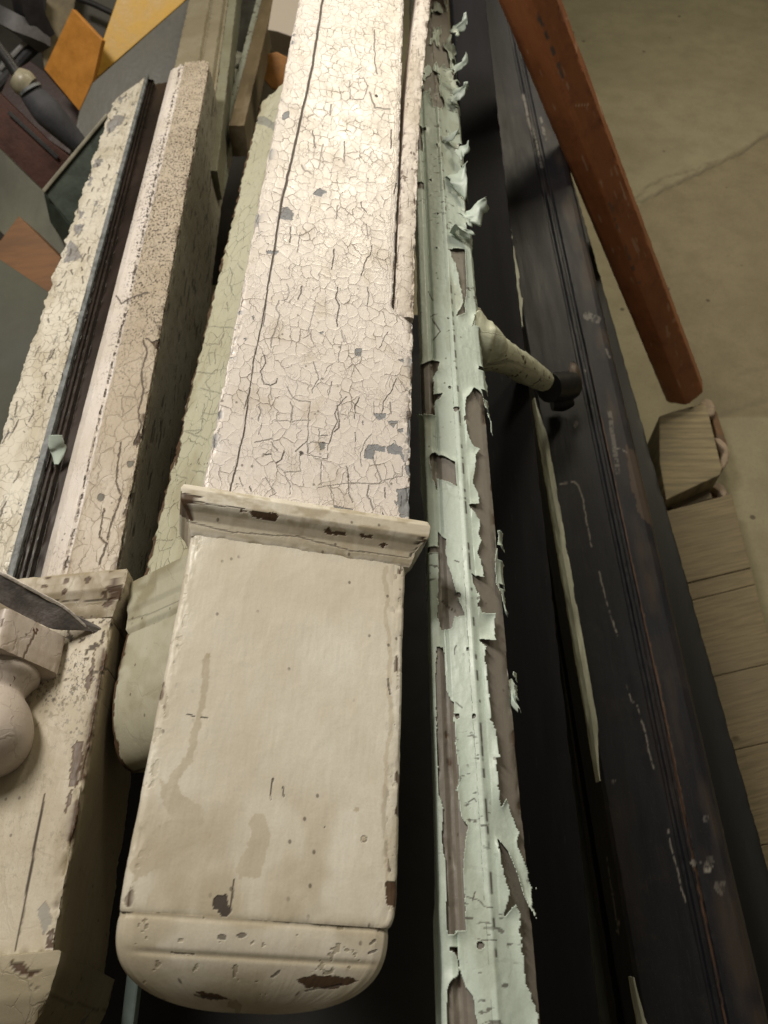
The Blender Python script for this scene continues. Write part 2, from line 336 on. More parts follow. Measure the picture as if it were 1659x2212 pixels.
# ------------------------------------------------------------------ the setting: concrete floor
def make_floor():
    xs = np.concatenate([[-30, -8, -3, -1.5], np.arange(-.8, 3.0, .011), [3.5, 6, 30]])
    ys = np.concatenate([[-30, -8, -2, -.8], np.arange(-.3, 3.2, .011), [3.6, 6, 12, 30]])
    X, Y = np.meshgrid(xs, ys); V = np.stack([X.ravel(), Y.ravel(), np.zeros(X.size)], -1)
    V[:, 2] = .006 * (fbm(V[:, 0] * 2.1, V[:, 1] * 2.1, 4, 3) - .5) * (np.abs(V[:, 0]) < 4) * (np.abs(V[:, 1]) < 4)
    PX = proj(V); front = ((V - CAM) @ D_) > .1; PX[~front] = -9999
    cr = np.maximum.reduce([pline(PX, [(1375, 440), (1440, 405), (1510, 372), (1590, 335), (1659, 288), (1760, 230)], 5, 3, 18, soft=4),
                            pline(PX, [(1370, 432), (1395, 405), (1430, 385), (1500, 365), (1550, 345)], 3.5, 3, 18, soft=4) * .8,
                            pline(PX, [(1560, 895), (1600, 880), (1659, 862)], 9, 3, 20, soft=8) * .5,
                            pline(PX, [(1590, 810), (1659, 790)], 6, 3, 20, soft=8) * .4])
    st = poly(PX, [(1375, 440), (1659, 290), (1900, 160), (1900, 900), (1500, 900), (1400, 600)], 6, 30)
    V[:, 2] -= cr * .004 + st * .003
    a, b = len(xs), len(ys); i = np.arange(b - 1)[:, None] * a; j = np.arange(a - 1)[None]
    Q = np.stack([i + j, i + j + 1, i + a + j + 1, i + a + j], -1).reshape(-1, 4)
    m = M_('stained_concrete'); t = NT(m); c = t.n('ShaderNodeTexCoord').outputs[3]
    g = t.noise(c, 2.2, 6, .6); g2 = t.noise(c, 14, 6, .65); g3 = t.noise(c, 160, 3, .6)
    col = t.mix(t.ramp(g, .3, .7), (.27, .24, .155), (.34, .305, .20)); col = t.mix(t.ramp(g2, .35, .75, 0., .55), col, (.21, .185, .115))
    col = t.mix(t.ramp(g3, .45, .8, 0., .4), col, (.19, .165, .105))
    sp = t.n('ShaderNodeTexVoronoi', Vector=c, Scale=11.).outputs[0]; col = t.mix(t.ramp(sp, .05, .075, .8, 0.), col, (.06, .045, .03))
    sp = t.n('ShaderNodeTexVoronoi', Vector=t.scale(c, (1, 1, 1), (3, 4, 0)), Scale=6.).outputs[0]; col = t.mix(t.ramp(sp, .012, .02, .9, 0.), col, (.5, .46, .36))
    col = t.mix(t.attr('stain_shade'), col, t.mix(1., col, (.8, .76, .74), 'MULTIPLY'))
    col = t.mix(t.math('MULTIPLY', t.attr('crack'), .5), col, (.05, .04, .026))
    t.set(t.b.inputs['Base Color'], col); t.b.inputs['Roughness'].default_value = .72
    bp = t.n('ShaderNodeBump', Height=t.math('ADD', g2, t.math('MULTIPLY', g3, .4)), Strength=.35, Distance=.004); t.set(t.b.inputs['Normal'], bp.outputs[0])
    o = mesh('floor', V, Q, m, None, attrs={'crack': cr, 'stain_shade': st}, org=(0, 0, 0), sharp=None); tag(o, kind='structure')
make_floor()

# ------------------------------------------------------------------ main newel post (half post with a moulded collar and a domed head)
fM = Fr(640, 1150, .50, (950, -1540), -13)
newel = thing('newel_post', 'widest white post with crazed paint, moulded collar and rounded end', 'newel post', fM.O)
L_seam = [(700, -30), (697, 0), (676, 138), (650, 255), (628, 356), (610, 429), (592, 545), (579, 620), (566, 701), (548, 781), (526, 941), (508, 1020), (495, 1068)]
def X5(*p): return [(438.9 + .3637 * x, 548.6 + .3637 * y) for x, y in p]
def X2(*p): return [(493.7 + .3637 * x, .3637 * y) for x, y in p]
CR = [X5((455, 280), (430, 325), (455, 360), (440, 430), (430, 450), (410, 500), (405, 555)), X5((585, 195), (580, 240), (565, 268)), X5((500, 180), (515, 230), (500, 270), (470, 275)),
      X5((665, 310), (640, 400), (630, 455), (635, 480), (600, 500)), X5((800, 200), (785, 260), (810, 310), (795, 400), (800, 430)), X5((975, 200), (985, 240), (975, 310)),
      X5((825, 530), (805, 600), (808, 640)), X5((820, 460), (840, 520)), X5((1100, 465), (1070, 510), (1050, 560)), X5((770, 655), (740, 675), (725, 710)), X5((765, 760), (745, 840)),
      X5((365, 600), (370, 650), (345, 700), (360, 770), (400, 780), (435, 765), (440, 740)), X5((405, 785), (405, 820), (415, 865)), X5((655, 640), (690, 745), (650, 800), (650, 830)),
      X5((500, 790), (530, 850), (570, 870), (640, 880), (630, 950), (620, 1180)), X5((520, 880), (530, 900), (528, 990)), X5((330, 910), (345, 935), (330, 990)), X5((430, 995), (530, 995), (640, 990)),
      X5((850, 850), (800, 910), (780, 950), (800, 1000), (770, 1060), (750, 1130)), X5((1150, 740), (1120, 820), (1070, 880), (1065, 950)), X5((1015, 880), (1015, 960)), X5((1110, 880), (1120, 950)),
      X5((480, 1175), (465, 1220), (435, 1245)), X5((405, 1120), (440, 1170)), X5((360, 1190), (405, 1192)), X5((575, 1190), (580, 1290), (490, 1300), (440, 1260)), X5((480, 1300), (520, 1370), (518, 1430)),
      X5((705, 1230), (700, 1310), (703, 1370)), X5((740, 1220), (745, 1130), (650, 1115), (625, 1130), (625, 1195), (740, 1222)), X5((850, 1265), (865, 1310), (862, 1360)), X5((740, 1375), (770, 1430), (775, 1490)),
      X5((865, 1360), (865, 1420), (890, 1475)), X5((985, 1375), (975, 1430), (1000, 1480), (1010, 1520)), X5((1080, 1390), (1085, 1450)), X5((1010, 1210), (1030, 1270), (1060, 1350), (1050, 1365), (860, 1362)),
      X5((1185, 1260), (1185, 1320), (1060, 1350)), X5((1000, 1070), (965, 1120), (935, 1190), (940, 1260)), X5((905, 1060), (905, 1120)), X5((690, 1040), (690, 1080), (740, 1080)), X5((900, 980), (905, 900), (930, 850)),
      X5((800, 900), (810, 1030), (780, 1060)), X5((550, 1170), (600, 1130), (620, 1110)), X5((370, 1330), (430, 1420), (390, 1440)), X5((215, 1330), (235, 1380)), X5((275, 1385), (290, 1410)),
      X5((350, 1010), (330, 1070)), X5((310, 1120), (410, 1100)), X5((530, 1000), (585, 1050), (555, 1080)), X5((1180, 1440), (1175, 1500)), X5((680, 1390), (790, 1370), (860, 1362)), X5((1070, 1540), (1070, 1580)),
      X2((500, 780), (515, 880)), X2((610, 620), (605, 680)), X2((865, 180), (870, 380), (885, 440)), X2((970, 770), (965, 880)), X2((690, 840), (690, 960)), X2((440, 980), (450, 1010), (490, 1030)),
      X2((650, 1220), (640, 1300)), X2((790, 1200), (790, 1230), (820, 1260)), X2((995, 1090), (985, 1150)), X2((820, 1330), (830, 1420)), X2((850, 1460), (845, 1510), (810, 1560), (790, 1640)), X2((370, 1350), (365, 1440)),
      X2((430, 1380), (410, 1500)), X2((630, 1480), (615, 1600)), X2((490, 1230), (475, 1290)), X2((560, 860), (540, 1000)), X2((750, 430), (790, 400)), X2((720, 480), (725, 590), (800, 590), (830, 510), (800, 460), (760, 470)), X2((840, 550), (870, 640), (960, 650))]
CHIP = [X2((500, 1150), (540, 1115), (582, 1140), (545, 1172)), X2((315, 1240), (350, 1225), (385, 1270), (380, 1310), (305, 1300)), X2((325, 670), (365, 655), (360, 700), (320, 715)),
        X2((225, 1490), (300, 1490), (290, 1510), (230, 1510)), X5((900, 565), (942, 562), (940, 605), (905, 608)), X5((1010, 950), (1092, 948), (1085, 975), (1045, 990)), X5((1095, 992), (1160, 990), (1130, 1035)),
        X5((985, 1130), (1085, 1145), (1080, 1175), (1020, 1170), (1010, 1222), (958, 1215), (960, 1170)), X5((1090, 1150), (1130, 1125), (1180, 1150), (1190, 1190), (1130, 1190), (1100, 1180)), X5((1160, 1040), (1190, 1035), (1190, 1060), (1165, 1065)),
        X5((685, 1120), (728, 1118), (725, 1160), (700, 1165)), X5((775, 1495), (890, 1515), (888, 1540), (780, 1520)), X5((240, 500), (260, 500), (255, 515)), X5((690, 465), (715, 462), (705, 478)), X5((1165, 630), (1190, 625), (1190, 650)),
        X5((1160, 170), (1200, 165), (1200, 190)), X5((290, 370), (305, 365), (300, 395)), X5((940, 1000), (955, 990), (955, 1020)), X5((1150, 1400), (1225, 1390), (1225, 1560), (1170, 1570), (1160, 1500)), X5((1195, 1270), (1225, 1250), (1225, 1330)),
        X5((1210, 930), (1235, 940), (1230, 1090), (1215, 1080)), X5((1130, 1100), (1190, 1190), (1215, 1290), (1190, 1230)), X5((1130, 1460), (1160, 1480), (1150, 1500))]
def shaft_attr(PX, U, V, Z, C):
    k = pline(PX, L_seam, [5] * 6 + [4, 3, 2.6, 2.2, 3, 3, 3], 1.5, 20)
    k = np.maximum(k, pline(PX, [(862, 549), (860, 600), (856, 662)], [4, 3, 1.5], 1)); k = np.maximum(k, pline(PX, X5((380, 250), (360, 430)), 1.5, 1)); k = np.maximum(k, pline(PX, X5((280, 800), (245, 920)), 1.5, 1))
    rs = np.random.RandomState(4)
    for c in CR: k = np.maximum(k, pline(PX, c, 1.2 + rs.rand() * 1.9, 2.2, 9, rs.randint(90), .9) * (.45 + .5 * rs.rand()))
    k = np.maximum(k, sst(.20, .50, V) * 0); k = np.maximum(k, blob(PX, (651, 979), 4)); k = np.maximum(k, blob(PX, (813, 207), 3))
    ch = np.zeros(len(U))
    for c in CHIP: ch = np.maximum(ch, poly(PX, c, 2.2, 5))
    er = C * (Z > -.02) * sst(.50, .62, fbm(V * 120, U * 200, 31)); ch = np.maximum(ch, er * (U > 0)); ch = np.maximum(ch, er * sst(.56, .6, fbm(V * 50, U * 50, 33)))
    br = C * (U > 0) * sst(.60, .66, fbm(V * 90, U * 260, 41)) + blob(PX, (884, 993), 4) + blob(PX, (842, 1130), 1)
    st = sst(.55, .8, fbm(U * 60, V * 40, 3)) * .5
    st = np.maximum(st, blob(PX, (690, 965), 12, 4) * .8)
    st = np.maximum(st, sst(.15, .6, V) * sst(.50, .75, fbm(U * 30 + 3, V * 25, 17)) * .5)     # grubby towards the far end
    return dict(crack=np.clip(k, 0, 1), chip=np.clip(ch, 0, 1), bare=np.clip(br, 0, 1), stain_shade=np.clip(st, 0, 1))
def shaft_warp(U, V, Z):
    k = 1 - (1 - .26) * sst(.205, .222, V); U2 = np.where(U > .05, .05 + (U - .05) * k, U)
    U2 = U2 - (.0004 + .0035 * sst(.3, .8, V)) * (U > .049)
    rg = .0011 * (fbm(V * 170, V * 0 + 3, 12) - .5) * sst(-.058, -.0618, U); return U2 + rg * 2, V, Z
def crack_disp(U, V, Z, A): return np.zeros(len(U))
sweep('shaft', fM, rect(-.0622, .0742, 0, -.034, .0016, .00048), .010, .98, .00062, m_shaft, newel, warp=shaft_warp, attrs=shaft_attr, caps=False, wear=.0012, wave=.0006, seed=2)
def sb_warp(U, V, Z):
    return U + .016 * sst(.28, .95, V) * (V - .28).clip(0) / .67 * 1.3, V, Z - .001
def sb_attr(PX, U, V, Z, C):
    st = sst(.5, .75, fbm(U * 80, V * 12, 5)) * .6
    return dict(stain_shade=st, crack=sst(.74, .80, fbm(U * 500, V * 35, 6)) * .6, chip=C * sst(.62, .70, fbm(V * 140, U * 200, 8)) + sst(.80, .84, fbm(V * 60, U * 160, 18)))
sweep('side_board', fM, rect(.0572, .0740, 0, -.034, .0016, .0006), .214, .98, .001, m_edge, newel, warp=sb_warp, attrs=sb_attr, wear=.0014, wave=.0006, seed=7)
# collar
cx, hw = .0055, .069
off = interp([-.0135, -.0115, -.0085, -.004, .0005, .003, .0045, .0055, .013, .0165, .0185], [.0002, .0012, .0022, .0032, .0062, .0088, .0098, .0104, .0112, .0102, .0075])
def collar_attr(PX, U, V, Z, C):
    b = np.zeros(len(U))
    for c in ([(538, 1103), (560, 1106), (598, 1108), (602, 1118), (592, 1128), (566, 1122), (545, 1117)], [(700, 1146), (712, 1138), (716, 1148), (745, 1149), (747, 1158), (704, 1154)], [(778, 1153), (806, 1157), (804, 1164), (780, 1162)],
              [(820, 1178), (832, 1172), (838, 1178), (824, 1186)], [(376, 1060), (436, 1072), (424, 1086), (412, 1090), (420, 1126), (404, 1122), (376, 1105)], [(520, 1102), (540, 1106), (520, 1108)], [(905, 1150), (925, 1170), (915, 1180)]): b = np.maximum(b, poly(PX, c, 3, 5))
    k = pline(PX, [(405, 1128), (500, 1150), (640, 1160), (760, 1190), (880, 1205)], 3, 2) * .5
    k = np.maximum(k, pline(PX, [(430, 1085), (480, 1094), (530, 1100)], 2, 1) * .8); k = np.maximum(k, pline(PX, [(916, 1152), (900, 1185), (884, 1205)], 3, 1))
    st = sst(.003, .000, V) * .75 * sst(-.013, -.009, V); st = np.maximum(st, sst(.5, .7, fbm(U * 90, V * 200, 5)))  # cove toned darker along its near side, plus random patches
    return dict(bare=b, crack=k, stain_shade=st)
sweep('collar', fM, rect(cx - hw, cx + hw, 0, -.034, .0006, .0007), -.0135, .0185, .0006, m_block, newel, warp=collar_warp(cx, hw, off), attrs=collar_attr, wear=.0008, wave=.0003, seed=11)
# block
def block_attr(PX, U, V, Z, C):
    st = pline(PX, [(446, 1425), (442, 1480), (432, 1540), (420, 1590), (408, 1640), (382, 1672), (366, 1698)], [14, 12, 13, 15, 18, 22, 16], 5, 14) * .75
    st = np.maximum(st, blob(PX, (449, 1417), 6, 1)); 
    st = np.maximum(st, poly(PX, [(340, 1690), (375, 1700), (425, 1740), (455, 1790), (460, 1850), (420, 1880), (330, 1880), (290, 1910), (285, 1860), (320, 1800), (370, 1770), (350, 1720)], 14, 26) * (.6 + .5 * (fbm(U * 40 + V * 30, V * 160 - U * 60, 3) - .3)))
    st = np.maximum(st, poly(PX, [(540, 1760), (575, 1760), (582, 1830), (560, 1890), (520, 1900), (500, 1880), (540, 1820)], 12, 20) * .6)
    st = np.maximum(st, pline(PX, [(832, 1230), (834, 1330), (842, 1420), (838, 1500), (846, 1560), (834, 1640), (830, 1760), (835, 1850), (836, 1920)], 9, 7, 24) * .65)
    st = np.maximum(st, sst(-.12, -.22, V) * sst(.42, .68, fbm(U * 35, V * 28, 23)) * .9); st = np.maximum(st, sst(.55, .8, fbm(U * 25, V * 20, 29)) * .55)
    st = np.maximum(st, sst(-.213, -.2195, V) * .5)
    for c, r in (((770, 1748), 6), ((786, 1812), 7)): st = np.maximum(st, blob(PX, c, r, 1))
    k = pline(PX, [(590, 1682), (586, 1708), (585, 1728)], [3, 3, 2], 1); k = np.maximum(k, pline(PX, [(506, 1900), (502, 1940), (497, 1968)], [2.5, 3, 5], 1.5)); k = np.maximum(k, blob(PX, (476, 1950), 18, 5)); k = np.maximum(k, blob(PX, (486, 1968), 13, 4))
    for a in ([(405, 1544), (420, 1548)], [(435, 1550), (448, 1553)], [(838, 1468), (843, 1500)], [(612, 1700), (613, 1720)], [(260, 1977), (345, 1975)]): k = np.maximum(k, pline(PX, a, 3, 1) * .85)
    k = np.maximum(k, blob(PX, (702, 1788), 2, 0)); k = np.maximum(k, (np.hypot(PX[:, 0] - 786, PX[:, 1] - 1813) < 7.5) * (np.hypot(PX[:, 0] - 786, PX[:, 1] - 1813) > 5) * .4)
    b = np.maximum(poly(PX, [(832, 1905), (856, 1903), (860, 1960), (836, 1957)], 1.5, 8), C * (Z > -.01) * (U > 0) * sst(.62, .66, fbm(V * 110, U * 220, 41)))
    b = np.maximum(b, C * (U < 0) * (Z > -.01) * sst(.64, .68, fbm(V * 70, U * 120, 44)))
    st = np.maximum(st, poly(PX, [(300, 1985), (345, 1890), (350, 1900), (330, 1960)], 6, 10) * .5)
    return dict(stain_shade=np.clip(st, 0, 1), crack=np.clip(k, 0, 1), bare=np.clip(b, 0, 1), chip=np.clip(sst(.66, .7, fbm(U * 260, V * 180, 9)) * C * .6, 0, 1))
def block_warp(U, V, Z):
    s = np.clip((-.2035 - V) / .016, 0, 1); q = 1 - np.sqrt(np.clip(1 - s * s, 0, 1)); e = U - .0045
    return U - np.where(e > 0, .0040, -.0012) * q * sst(.05, .066, np.abs(e)), V, Z - .0006 * q * (Z > -.006)
def block_disp(U, V, Z, A): return -.0001 * sst(-.2175, -.220, V)
sweep('block', fM, rect(-.0635, .0725, 0, -.042, .0042, .0006), -.2195, -.012, .0007, m_block, newel, attrs=block_attr, wear=.0004, wave=.0007, seed=13, caps=False, disp=block_disp, warp=block_warp)
# domed head: outline shrinks with the distance to the very end; two turned grooves
HE = -.2580
def head_warp(U, V, Z):
    t = np.clip((-.2195 - V) / (-.2195 - HE), 0, 1); c = .0038
    w = np.clip(1 - t ** 3.0, 0, 1) ** (1 / 2.1); z = np.clip(1 - t ** 2.0, 0, 1) ** (1 / 2.1)
    zc = -.028
    return c + (U - c) * (w * .90 + .10 * (t < .999)) , V, zc + (Z - zc) * z
def head_disp(U, V, Z, A): return -.0004 * np.exp(-((V + .2205) / .0013) ** 2) - .0006 * np.exp(-((V + .2355) / .0014) ** 2) * sst(.066, .050, np.abs(U - .0045)) 
def head_attr(PX, U, V, Z, C):
    st = .35 * sst(-.222, -.245, V) + .75 * np.exp(-((V + .2355) / .0016) ** 2) * sst(.066, .055, np.abs(U - .0045)) + .7 * np.exp(-((V + .2205) / .0018) ** 2) + sst(.35, .7, fbm(U * 40, V * 60, 53)) * .75  # groove shade put into the colour as bands, with dirt besides
    k = np.zeros(len(U)); b = np.zeros(len(U))
    for a, w in (([(476, 2026), (484, 2024)], 12), ([(518, 2022), (526, 2020)], 10), ([(372, 2058), (420, 2062)], 3), ([(590, 2110), (604, 2098)], 6), ([(660, 2140), (740, 2128)], 4), ([(420, 2150), (470, 2158)], 5), ([(800, 2040), (810, 2030)], 5), ([(798, 2060), (812, 2052)], 5)): k = np.maximum(k, pline(PX, a, w, 2) * .75)
    b = np.maximum(b, poly(PX, [(640, 2116), (680, 2106), (760, 2112), (775, 2120), (720, 2138), (660, 2134)], 4, 8)); b = np.maximum(b, poly(PX, [(420, 2140), (470, 2148), (500, 2160), (440, 2158)], 3, 6))
    st = np.maximum(st, blob(PX, (520, 2020), 20, 5) * 0 + blob(PX, (498, 2030), 16, 4) * .0)
    return dict(stain_shade=np.clip(st, 0, 1), crack=k, bare=b, chip=sst(.78, .80, fbm(U * 220, V * 200, 3)) * .8)
tt = np.linspace(0, 1, 150); vs = HE + (-.2195 - HE) * (1 - np.sin(tt[::-1] * np.pi / 2)) ; vs[0] = HE
sweep('head', fM, rect(-.0626, .0702, -.0008, -.0535, .008, .0008), 0, 0, 1, m_block, newel, warp=head_warp, disp=head_disp, attrs=head_attr, vs=vs, wear=0, wave=.0004, seed=17)

# ------------------------------------------------------------------ mint post with a peeling skin of paint
fm = Fr(962, 2212, .40, (843, -1326), 0)
mint = thing('door_jamb', 'narrow moulded length with pale mint paint peeling off taupe, right of the widest white post', 'moulding', fm.O)
mp = [(0, -.040), (0, 0), (.0045, .0006), (.0075, -.0012), (.0095, -.0005), (.0115, .0016), (.0235, .0036), (.0262, .0046), (.0285, .0030), (.0300, .0022), (.0465, -.0052), (.0500, -.0072), (.0515, -.040)]
sweep('timber', fm, profile(mp, .0010, .0010), -.06, 1.20, .0015, m_taupe, mint, wear=.0008, wave=.0005, seed=21, attrs=lambda PX, U, V, Z, C: dict(bare=np.clip(pline(PX, [(936, 830), (939, 880), (932, 900)], 7, 2) + C * sst(.66, .7, fbm(V * 60, U * 80, 3)), 0, 1), crack=pline(PX, [(955, 1300), (985, 1325)], 2, 2)))
def Y6(*p): return [(823 + .3637 * x, 548.6 + .3637 * y) for x, y in p]
def Y4(*p): return [(823 + .3307 * x, 1097 + .3307 * y) for x, y in p]
def Y5(*p): return [(823 + .3307 * x, 1645.8 + .3307 * y) for x, y in p]
HOLE = [Y6((400, -20), (490, -20), (500, 200), (490, 360), (445, 372), (490, 300), (450, 150)),
        Y6((200, 690), (300, 640), (350, 650), (320, 760), (330, 850), (365, 835), (330, 900), (320, 970), (262, 960), (200, 900)),
        Y6((500, 870), (550, 800), (596, 900), (620, 1000), (640, 1150), (655, 1330), (672, 1480), (690, 1660), (592, 1660), (575, 1530), (570, 1440), (540, 1370), (550, 1300), (555, 1210), (580, 1175), (545, 1150), (510, 1080), (490, 980)),
        Y6((290, 1220), (310, 1190), (370, 1210), (440, 1250), (450, 1380), (400, 1360), (333, 1340), (325, 1410), (305, 1340)),
        Y4((370, 165), (420, 210), (430, 350), (500, 600), (545, 705), (480, 710), (460, 790), (390, 800), (372, 700), (372, 400)),
        Y4((570, -10), (640, 100), (630, 180), (645, 230), (625, 300), (655, 400), (655, 475), (590, 440), (600, 500), (635, 590), (632, 650), (650, 690), (725, 715), (720, 900), (640, 860), (670, 920), (660, 1000), (680, 1080), (680, 1150), (690, 1250), (700, 1400), (730, 1470), (745, 1600), (752, 1680), (905, 1680), (885, 1450), (858, 1300), (820, 1120), (830, 1020), (822, 850), (795, 700), (770, 580), (738, 520), (728, 400), (728, 300), (742, 200), (718, 100), (690, -10)),
        Y4((370, 910), (400, 920), (410, 1000), (430, 1200), (475, 1280), (480, 1400), (497, 1680), (375, 1680), (368, 1400), (358, 1100)),
        Y5((375, -10), (495, -10), (510, 100), (500, 200), (525, 380), (565, 430), (540, 600), (535, 750), (545, 880), (552, 1100), (480, 1110), (442, 1130), (430, 1000), (437, 900), (430, 700), (400, 500), (412, 300), (378, 200)),
        Y5((430, 1900), (440, 1500), (500, 1350), (540, 1400), (560, 1480), (600, 1540), (625, 1712), (640, 1900)), Y5((450, 1220), (500, 1215), (512, 1350), (480, 1260)),
        Y5((730, -10), (740, 120), (760, 250), (775, 300), (790, 230), (835, 330), (887, 480), (875, 530), (920, 680), (962, 830), (945, 960), (960, 1070), (930, 980), (860, 750), (805, 590), (750, 500), (755, 600), (780, 750), (815, 870), (800, 1010), (840, 930), (880, 1000), (880, 1100), (900, 1250), (930, 1450), (1000, 1640), (1015, 1900), (1085, 1900), (1052, 1400), (1022, 1100), (988, 700), (950, 400), (920, 60), (885, -10))]
SL = [[(860 + 823 - 860, 0)]]
def film_keep(PX, U, V, Z, n, m):
    k = np.ones(len(U), bool)
    for c in HOLE: k &= poly(PX, c, 2.2, 13, 7) < .5
    # right edge: only tatters remain; far end almost bare
    k &= ~((U > .0470) & (fbm(V * 70, V * 0 + 2, 5) > .56)); k &= ~((U > .0495) & (Z < -.012 - .02 * (fbm(V * 40, U * 0, 6) - .4)))
    far = sst(.74, 1.0, V); k &= ~((U > .006) & (fbm(U * 130, V * 30, 9) < far * .62)); k &= ~((U < .0060) & (fbm(V * 30, V * 0 + 7, 15) > .76)); k &= Z > -.03; k &= U > -.0005
    rs = np.random.RandomState(8)
    for _ in range(16):
        v = rs.uniform(0, 1.1); u = rs.uniform(.012, .03); c = proj(fm.at(u, v)); L = rs.uniform(2, 6) / (.5 + v); k &= blob(PX, c, L * .7, 2, rs.randint(99)) < .5
    K = k.reshape(m, n).astype(float); B = K.copy()
    for s in range(10):
        q = B.copy(); q[1:] += B[:-1]; q[:-1] += B[1:]; q += np.roll(B, 1, 1) + np.roll(B, -1, 1); q /= 5.; B = q
    edge = (1 - B).reshape(-1) * k
    big = K.copy()
    for s in range(110):
        q = big.copy(); q[1:] += big[:-1]; q[:-1] += big[1:]; q += np.roll(big, 1, 1) + np.roll(big, -1, 1); big = q / 5.
    big = (1 - big).reshape(-1)
    lift = .0004 + edge * .0010 + big * .0045 * sst(.4, .75, fbm(U * 70, V * 22, 77)) + .0003 * fbm(U * 300, V * 200, 2)
    lift += .0035 * big * (U > .031)
    return k, lift
def film_attr(PX, U, V, Z, C):
    k = sst(.70, .74, fbm(U * 160, V * 420, 11)) * sst(.58, .7, fbm(U * 50, V * 30, 12)) * .8
    for a in ([(945, 1010), (975, 1025)], [(935, 690), (950, 718), (938, 735)], [(925, 632), (936, 650)], Y4((480, 960), (482, 920), (495, 905)), Y4((485, 350), (510, 360)), Y4((490, 1275), (530, 1310)), Y5((600, 910), (618, 850)), Y5((560, 885), (640, 910), (680, 950), (720, 952)), Y5((630, 1165), (690, 1172), (750, 1165)), Y5((570, 265), (610, 240), (625, 265))): k = np.maximum(k, pline(PX, a, 2.5, 2) * .9)
    # the arris between the two faces is scuffed
    k = np.maximum(k, np.exp(-((U - .0272) / .0007) ** 2) * sst(.56, .66, fbm(V * 130, V * 0, 2)))
    return dict(crack=k, stain_shade=sst(.6, .75, fbm(U * 90, V * 20, 3)) * .5)
flm = sweep('peeling_paint', fm, profile(mp, .0008, .0005), -.06, 1.20, .0006, m_mint, mint, film=film_keep, wear=0, wave=.0004, seed=21, attrs=film_attr)
so = flm.modifiers.new('thickness', 'SOLIDIFY'); so.thickness = .00035; so.offset = 1
# curled flakes standing off the right-hand edge
def flake(px, py, d, w, h, ang, curl, seed, lift=.3, mat=None, spine=0.):
    n = 15; m = 21; s = np.linspace(-1, 1, n); t = np.linspace(0, 1, m); S, T = np.meshgrid(s, t); S = S.ravel(); T = T.ravel()
    w = w * 1.35; h = h * .72; lift = lift * .6; wd = w * (1 - .62 * T ** 2.2) * (.65 + .8 * (vn(T * 7, T * 0 + seed, seed)))
    x = S * wd / 2 + .12 * w * np.sin(T * 7 + seed); y = T * h; a = curl * T
    z = lift * h * T + h * (1 - np.cos(a)) / max(curl, .01) * .8 - .35 * w * (S ** 2) * (.4 + T); y = h * np.sin(a) / max(curl, .01)
    y = y + (vn(S * 3, T * 2, seed + 3) - .5) * h * .2
    c, s_ = math.cos(ang), math.sin(ang); O = P(px, py, d)
    V = O + (x * c - y * s_)[:, None] * fm.X + (x * s_ + y * c)[:, None] * fm.Y + z[:, None] * fm.Z
    i = np.arange(m - 1)[:, None] * n; j = np.arange(n - 1)[None]; Q = np.stack([i + j, i + j + 1, i + n + j + 1, i + n + j], -1).reshape(-1, 4)
    o = mesh('paint_flake', V, Q, m_mint, mint, np.stack([x, y], -1), sharp=None)
    k = o.modifiers.new('thickness', 'SOLIDIFY'); k.thickness = .0003; return o
for a in ((962, 292, .862, .012, .030, -2.1, 1.4, 1), (972, 215, .91, .010, .036, -1.1, 1.3, 2), (980, 150, .93, .010, .034, -.9, 1.1, 3), (985, 190, .92, .012, .03, -2.6, 1.2, 4),
          (972, 392, .81, .026, .036, -1.25, 1.5, 5), (1004, 470, .775, .016, .038, -1.05, 1.1, 6), (1002, 492, .77, .016, .026, 2.6, 1.2, 7), (985, 330, .84, .012, .026, -1.3, 1.5, 8), (978, 70, .99, .012, .04, -.7, .9, 9),
          (1098, 1470, .52, .004, .034, -3.0, .5, 10)): flake(*a)

# stub arm that sticks out of the mint length, and the latch on the black length
arm = thing('coat_peg', 'tapered stub with chipped mint paint reaching from the peeling length to the black one', 'peg', P(1030, 755, .69))
sa = tube('shank', [P(1010, 742, .735), P(1038, 750, .735), P(1062, 760, .745), P(1100, 778, .79), P(1136, 800, .87), P(1174, 822, .97)], [.034, .0255, .0185, .0150, .0155, .0130], paint('chipped_mint_peg_paint', (.66, .69, .54), under=(.14, .11, .07), cell=.02, crack=.4, fine=.1, autochip=1.4, seed=33, rough=.35, bump=.9), arm, 28, 10, .25)

